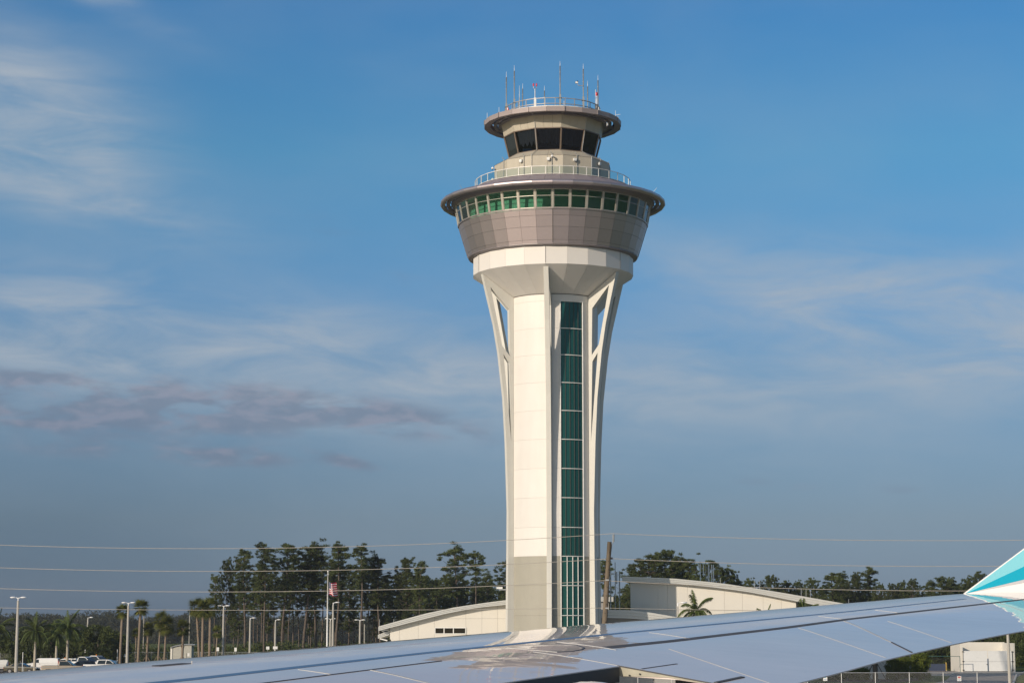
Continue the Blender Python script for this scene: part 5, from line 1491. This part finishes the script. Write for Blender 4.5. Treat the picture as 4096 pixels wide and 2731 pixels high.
def wingmat():
    mt = bpy.data.materials.new('wing_paint'); mt.use_nodes = True
    nt = mt.node_tree; N, L = nt.nodes, nt.links; b = N['Principled BSDF']
    b.inputs['Roughness'].default_value = WING_ROUGH; b.inputs['Specular IOR Level'].default_value = .5
    b.inputs['IOR'].default_value = 1.38
    tc = N.new('ShaderNodeTexCoord')
    mp = N.new('ShaderNodeMapping'); mp.inputs['Rotation'].default_value = (0, 0, R(-51.7)); mp.inputs['Scale'].default_value = (1, 1, 1)
    L.new(tc.outputs['Object'], mp.inputs[0])
    n = N.new('ShaderNodeTexNoise'); n.inputs['Scale'].default_value = 1.2; n.inputs['Detail'].default_value = 8; L.new(mp.outputs[0], n.inputs[0])
    r = N.new('ShaderNodeValToRGB'); r.color_ramp.elements[0].position = .3; r.color_ramp.elements[1].position = .7
    r.color_ramp.elements[0].color = (*[c * .93 for c in WING_COL], 1); r.color_ramp.elements[1].color = (*[c * 1.05 for c in WING_COL], 1)
    L.new(n.outputs[0], r.inputs[0])
    # fine grime specks
    n2 = N.new('ShaderNodeTexNoise'); n2.inputs['Scale'].default_value = 55; n2.inputs['Detail'].default_value = 2; L.new(mp.outputs[0], n2.inputs[0])
    r2_ = N.new('ShaderNodeMapRange'); r2_.inputs[1].default_value = .74; r2_.inputs[2].default_value = .78; r2_.inputs[4].default_value = .35; L.new(n2.outputs[0], r2_.inputs[0])
    mx = N.new('ShaderNodeMix'); mx.data_type = 'RGBA'; L.new(r2_.outputs[0], mx.inputs[0]); L.new(r.outputs[0], mx.inputs[6]); mx.inputs[7].default_value = (.2, .19, .19, 1)
    L.new(mx.outputs[2], b.inputs['Base Color'])
    # slight oil-canning of the skin: broad waves running along the span
    mp3 = N.new('ShaderNodeMapping'); mp3.inputs['Rotation'].default_value = (0, 0, R(-51.7)); mp3.inputs['Scale'].default_value = (.8, 3.2, 1)
    L.new(tc.outputs['Object'], mp3.inputs[0])
    n3 = N.new('ShaderNodeTexNoise'); n3.inputs['Scale'].default_value = 1.8; n3.inputs['Detail'].default_value = 1.5; L.new(mp3.outputs[0], n3.inputs[0])
    bp = N.new('ShaderNodeBump'); bp.inputs['Strength'].default_value = 1; bp.inputs['Distance'].default_value = WING_BUMP
    L.new(n3.outputs[0], bp.inputs['Height']); L.new(bp.outputs[0], b.inputs['Normal'])
    return mt
WING_ROUGH, WING_COL, WING_BUMP = .015, (.80, .70, .65), .0009
M_wing = wingmat()
M_seamw = mat('seam_edge_light', (.52, .515, .50), .55)
M_seamd = mat('seam_gap_dark', (.06, .07, .09), .6)
M_seamb = mat('slat_gap_sky_blue', (.12, .22, .36), .45)  # sky reflection in the slat gap is put into this blue
M_hinge = mat('hinge_gap_grey', (.085, .085, .09), .7, noise=.2, nscale=8)
aw = empty('aircraft_wing', (0, 0, 0), 0, 'glossy pale airliner wing sweeping across the foreground with an upturned tip', 'aircraft wing')
def wing_panel(name, ts, lab=None):
    ss = 26; v = []; f = []
    for t in ts:
        s1 = te(t)
        S = list(np.concatenate([np.linspace(-1.25, -.8, 9)[:-1], np.linspace(-.8, s1, ss)]))
        for s in S: v.append(wing(t, s))
        for s in S: v.append(wing(t, s, -thick(s, s1) * (1 if s > -1.2 else .3)))
    m = len(S)
    for i in range(len(ts) - 1):
        a, b = i * 2 * m, (i + 1) * 2 * m
        for k in range(m - 1):
            f.append((a + k, a + k + 1, b + k + 1, b + k)); f.append((a + m + k, b + m + k, b + m + k + 1, a + m + k + 1))
        f.append((a + m - 1, a + 2 * m - 1, b + 2 * m - 1, b + m - 1)); f.append((a, b, b + m, a + m))
    for a in (0, (len(ts) - 1) * 2 * m):
        for k in range(m - 1): f.append((a + k, a + k + 1, a + m + k + 1, a + m + k))
    me = fix_normals(mesh(name, v, f, M_wing))
    nf = 0
    for p in me.polygons:
        p.use_smooth = True
    me.update()
    o = link(name, me, aw)
    md = o.modifiers.new('es', 'EDGE_SPLIT'); md.split_angle = R(25)
    return o
ts1 = [-.33, -.1, .1, .4, .7, 1.0] + list(np.linspace(1.4, 6.2, 22)) + [6.42, 6.619]
ts2 = [6.620, 6.8] + list(np.linspace(7.1, 14, 26))
wing_panel('outer_skin', ts1); wing_panel('inner_skin', ts2)
def strip(name, pts, w, m, off=.0035, n=12):
    P = []
    for (a, b) in zip(pts, pts[1:]):
        for i in range(n): P.append((a[0] + (b[0] - a[0]) * i / n, a[1] + (b[1] - a[1]) * i / n))
    P.append(pts[-1]); v = []
    ws = w if isinstance(w, tuple) else (w, w)
    for i, p in enumerate(P):
        q = P[min(i + 1, len(P) - 1)]; r_ = P[max(i - 1, 0)]
        d = Vector((q[0] - r_[0], q[1] - r_[1])).normalized(); nn = Vector((-d.y, d.x))
        ww = (ws[0] + (ws[1] - ws[0]) * i / (len(P) - 1)) / 2
        for sg in (-1, 1):
            t, s = p[0] + nn.x * ww * sg, p[1] + nn.y * ww * sg
            v.append(wing(t, s, off)); v.append(wing(t, s, -.0005))
    f = []
    for i in range(len(P) - 1):
        a = i * 4; f += [(a, a + 2, a + 6, a + 4), (a, a + 4, a + 5, a + 1), (a + 2, a + 3, a + 7, a + 6)]
    f += [(0, 1, 3, 2)]
    me = fix_normals(mesh(name, v, f, m)); return link(name, me, aw)
strip('slat_gap', [(.87, .28), (2.79, .41), (3.61, .43), (5.37, .46), (7.15, .54), (8.75, .67), (9.68, .71), (13.9, 1.0)], (.030, .065), M_seamb, .001)
strip('hinge_gap', [(-.1, .56), (.57, .60), (3.38, .73), (4.25, .81), (5.54, .875), (6.16, .88)], (.036, .066), M_hinge, .001)
strip('panel_gap', [(7.36, .81), (7.48, .82), (8.54, .91), (13.5, 1.28)], .010, M_seamd, .002)
SL = {'L1': [(8.17, 0.68), (8.16, 0.88)], 'L2': [(7.9, 0.86), (7.92, 1.05), (7.95, 1.30)], 'L3': [(6.62, 0.61), (6.61, 0.72), (6.55, 0.87)],
      'L4': [(6.15, 0.57), (6.16, 0.88), (6.17, 0.96)], 'L5': [(6.65, 0.80), (6.63, 1.09), (6.625, 1.29)],
      'L6': [(5.85, 1.06), (6.08, 1.48), (6.34, 1.96)], 'L7': [(5.27, 0.54), (5.35, 0.86)], 'L8': [(4.21, 0.86), (4.6, 1.41), (4.86, 1.77)],
      'L9': [(3.53, 0.78), (4.21, 1.46)], 'L10': [(3.24, 0.92), (3.57, 1.34), (3.81, 1.63)], 'L11': [(1.11, 0.66), (1.53, 1.03)], 'L12': [(3.37, 0.51), (3.42, 0.7)], 'L13': [(2.55, 0.46), (2.62, 0.66)], 'L14': [(.75, .7), (1.05, 1.05)]}
for k, p in SL.items(): strip('sunlit_seam', p, {'L2': .014, 'L5': .013, 'L9': .011, 'L4': .012, 'L1': .008}.get(k, .0045), M_seamw, .0012)  # pale strips paint the sunlight caught by the panel edges
strip('panel_gap', [(4.21, 1.46), (4.49, 1.73)], .010, M_seamd, .003)
strip('panel_gap', [(6.55, .87), (6.45, .89), (6.34, .87), (6.27, .83), (6.21, .74), (6.23, .62)], .008, M_seamd, .002, 4)
strip('vortex_tab', [(6.6, 1.41), (6.27, 1.39)], .010, M_seamd, .0015)
strip('flap_edge', [(6.61, 1.83), (6.31, 1.79)], .02, M_hinge, .004)
strip('fuel_cap', [(8.30, .11), (8.48, .11)], .06, M_hinge, .002)
p = wing(8.25, .09); MB().box((p.x, p.y, p.z + .002), (.004, .004, .007)).box((p.x, p.y, p.z + .0065), (.006, .006, .002)).obj('vent_pin', M_seamw, aw)
# notch behind the inner panel: rib face with rivets, spar, fairing
def quadstrip(t, s0, s1, z0a, z0b, z1a, z1b, n=10, dt=0):
    v = []
    for i in range(n + 1):
        u = i / n; s = s0 + (s1 - s0) * u
        a = wing(t + dt, s); v.append(a + Vector((0, 0, -(z0a + (z0b - z0a) * u)))); v.append(a + Vector((0, 0, -(z1a + (z1b - z1a) * u))))
    return v, [(2 * i, 2 * i + 2, 2 * i + 3, 2 * i + 1) for i in range(n)]
v, f = quadstrip(6.625, 1.29, 1.57, .003, .002, .050, .013)
v2, f2 = quadstrip(6.625, 1.57, 1.88, .002, .002, .013, .006); f = f + [tuple(i + len(v) for i in q_) for q_ in f2]; v = v + v2
link('end_rib', mesh('end_rib', v, f, mat('rib_primer', (.40, .38, .30), .6, noise=.15, nscale=12)), aw)
v, f = quadstrip(6.629, 1.29, 2.12, -.002, -.002, .004, .004); link('rib_cap', mesh('rib_cap', v, f, M_hinge), aw)
v, f = quadstrip(6.60, 1.29, 1.60, .052, .014, .055, .017); link('lower_edge', mesh('lower_edge', v, f, M_seamw), aw)
rv = MB()
for s, d in ((1.36, .035), (1.42, .02), (1.5, .035), (1.72, .02), (1.83, .018), (1.93, .014)):
    a = wing(6.632, s, -d); rv.box(a, (.006, .006, .006))
rv.obj('rib_bolts', M_black, aw)
v = []
for i in range(21):
    t = 6.64 + 7 * i / 20; s = te(t) + .004; a = wing(t, s); v += [a + Vector((0, 0, -.004)), a + Vector((0, 0, -.075))]
link('rear_spar', mesh('rear_spar', v, [(2 * i, 2 * i + 2, 2 * i + 3, 2 * i + 1) for i in range(20)], mat('spar_shade_dark', (.05, .055, .06), .6)), aw)  # shadow below the panel's rear edge is put into the dark colour
c0, c1 = wing(7.0, 1.0, -.30), wing(7.0, 2.15, -.22)
cc = at(2400, 2820, 9.0); ax = Vector((WN.x, WN.y, -.08)).normalized()
q3 = ax.to_track_quat('Z', 'Y').to_matrix()
MB().ell(cc, (.08, .10, .26), 20, 14, q3).obj('flap_track_fairing', M_wing, aw, smooth=True)
# outer flap underside showing dark below the rib
v, f = quadstrip(6.45, 1.5, 2.15, .03, .012, .07, .03); link('flap_underside', mesh('flap_underside', v, f, MATS['spar_shade_dark']), aw)

# winglet
A_ = wing(-.33, -.3); B_ = wing(-.36, 1.42)
chord = (B_ - A_).normalized(); upw = Vector((WE.x * .30, WE.y * .30, 1)).normalized()
nw = chord.cross(upw).normalized()
def onwl(x, y):
    d = ray(x, y); o = Vector((0, 0, CAMZ)); k = (A_ - o).dot(nw) / d.dot(nw); return o + d * k
Le = onwl(4096, 2198); dLe = (Le - A_).normalized()
dirs = [dLe, (onwl(4096, 2265) - A_).normalized(), (onwl(4096, 2317) - A_).normalized(), (onwl(4096, 2330) - A_).normalized()]
def hit_te(d):   # where a ray from the root corner meets the trailing edge line of the winglet
    te0 = B_; ted = (upw * 1.0 + chord * .55).normalized()
    # solve A_+d*a = te0+ted*b in the blade plane
    ex, ey = chord, (upw - chord * upw.dot(chord)).normalized()
    d2 = (d.dot(ex), d.dot(ey)); t2 = (ted.dot(ex), ted.dot(ey)); r_ = te0 - A_; r2__ = (r_.dot(ex), r_.dot(ey))
    det = d2[0] * -t2[1] + d2[1] * t2[0]
    a = (r2__[0] * -t2[1] + r2__[1] * t2[0]) / det
    return a
P_lt = paint('light_aqua_paint', (.19, .53, .61), .25); P_tq = paint('turquoise_paint', (.0, .33, .47), .2); P_ww = paint('winglet_white', (.76, .76, .75), .2); P_wg = paint('winglet_grey', (.48, .48, .50), .25)
tipl = 2.1
def wl_tri(name, d0, d1, m, off, lim=None):
    a0, a1 = hit_te(d0), hit_te(d1)
    pts = [A_ + d0 * .0, A_ + d0 * a0, A_ + d1 * a1]
    return pts
wl = MB()
Ht = 2.0
L_top = A_ + dLe * (Ht / dLe.dot(Vector((0, 0, 1))))
T_top = L_top + chord * .45
base = [A_ - chord * .02, B_, T_top, L_top]
toff = nw * (.02 if nw.y > 0 else -.02)
def plate(name, pts, m, th, lift):
    n_ = nw if nw.y < 0 else -nw      # towards the camera
    v = [p + n_ * lift for p in pts] + [p + n_ * (lift - th) for p in pts]; n = len(pts)
    f = [tuple(range(n)), tuple(range(n, 2 * n))[::-1]] + [(i, i + n, (i + 1) % n + n, (i + 1) % n) for i in range(n)]
    return fix_normals(mesh(name, v, f, m))
blade = link('winglet', plate('winglet', base, P_ww, .02, 0), aw)
def clip_dir(d):    # end of the stripe on the blade outline: trailing edge line B_ -> T_top
    ex, ey = chord, (upw - chord * upw.dot(chord)).normalized()
    d2 = np.array([d.dot(ex), d.dot(ey)]); p = B_ - A_; q = T_top - B_
    p2 = np.array([p.dot(ex), p.dot(ey)]); q2 = np.array([q.dot(ex), q.dot(ey)])
    s = np.linalg.solve(np.array([d2, -q2]).T, p2)
    if s[1] <= 1: return A_ + d * float(s[0])
    p = L_top - A_; q = T_top - L_top; p2 = np.array([p.dot(ex), p.dot(ey)]); q2 = np.array([q.dot(ex), q.dot(ey)])
    s = np.linalg.solve(np.array([d2, -q2]).T, p2); return A_ + d * float(s[0])
e1, e2, e3 = clip_dir(dirs[1]), clip_dir(dirs[2]), clip_dir(dirs[3])
def corner(a, b):      # include the top corner when the stripe spans it
    return [T_top] if (a - T_top).dot(chord) * (b - T_top).dot(upw) != 0 and abs((a - L_top).cross(T_top - L_top).length) < 1e-4 and abs((b - B_).cross(T_top - B_).length) < 1e-4 else []
link('aqua_stripe', plate('aqua_stripe', [A_, e1] + corner(L_top, e1) + [L_top], P_lt, .002, .003), blade)
link('turquoise_stripe', plate('turquoise_stripe', [A_, e2] + corner(e1, e2) + [e1], P_tq, .002, .003), blade)
link('grey_stripe', plate('grey_stripe', [A_ + dirs[3] * .05, e3, e2], P_wg, .002, .003), blade)

# ------------------------------------------------------------------ air
hz = MB().box((0, 1500, 33.5), (3400, 3100, 69)).obj('haze', bpy.data.materials.new('haze'))
hm = hz.data.materials[0]; hm.use_nodes = True
hm.node_tree.nodes.remove(hm.node_tree.nodes['Principled BSDF'])
pv = hm.node_tree.nodes.new('ShaderNodeVolumePrincipled')
pv.inputs['Color'].default_value = (.82, .88, .97, 1); pv.inputs['Density'].default_value = .00012; pv.inputs['Anisotropy'].default_value = .2
hm.node_tree.links.new(pv.outputs[0], hm.node_tree.nodes['Material Output'].inputs['Volume'])
hz['kind'] = 'stuff'
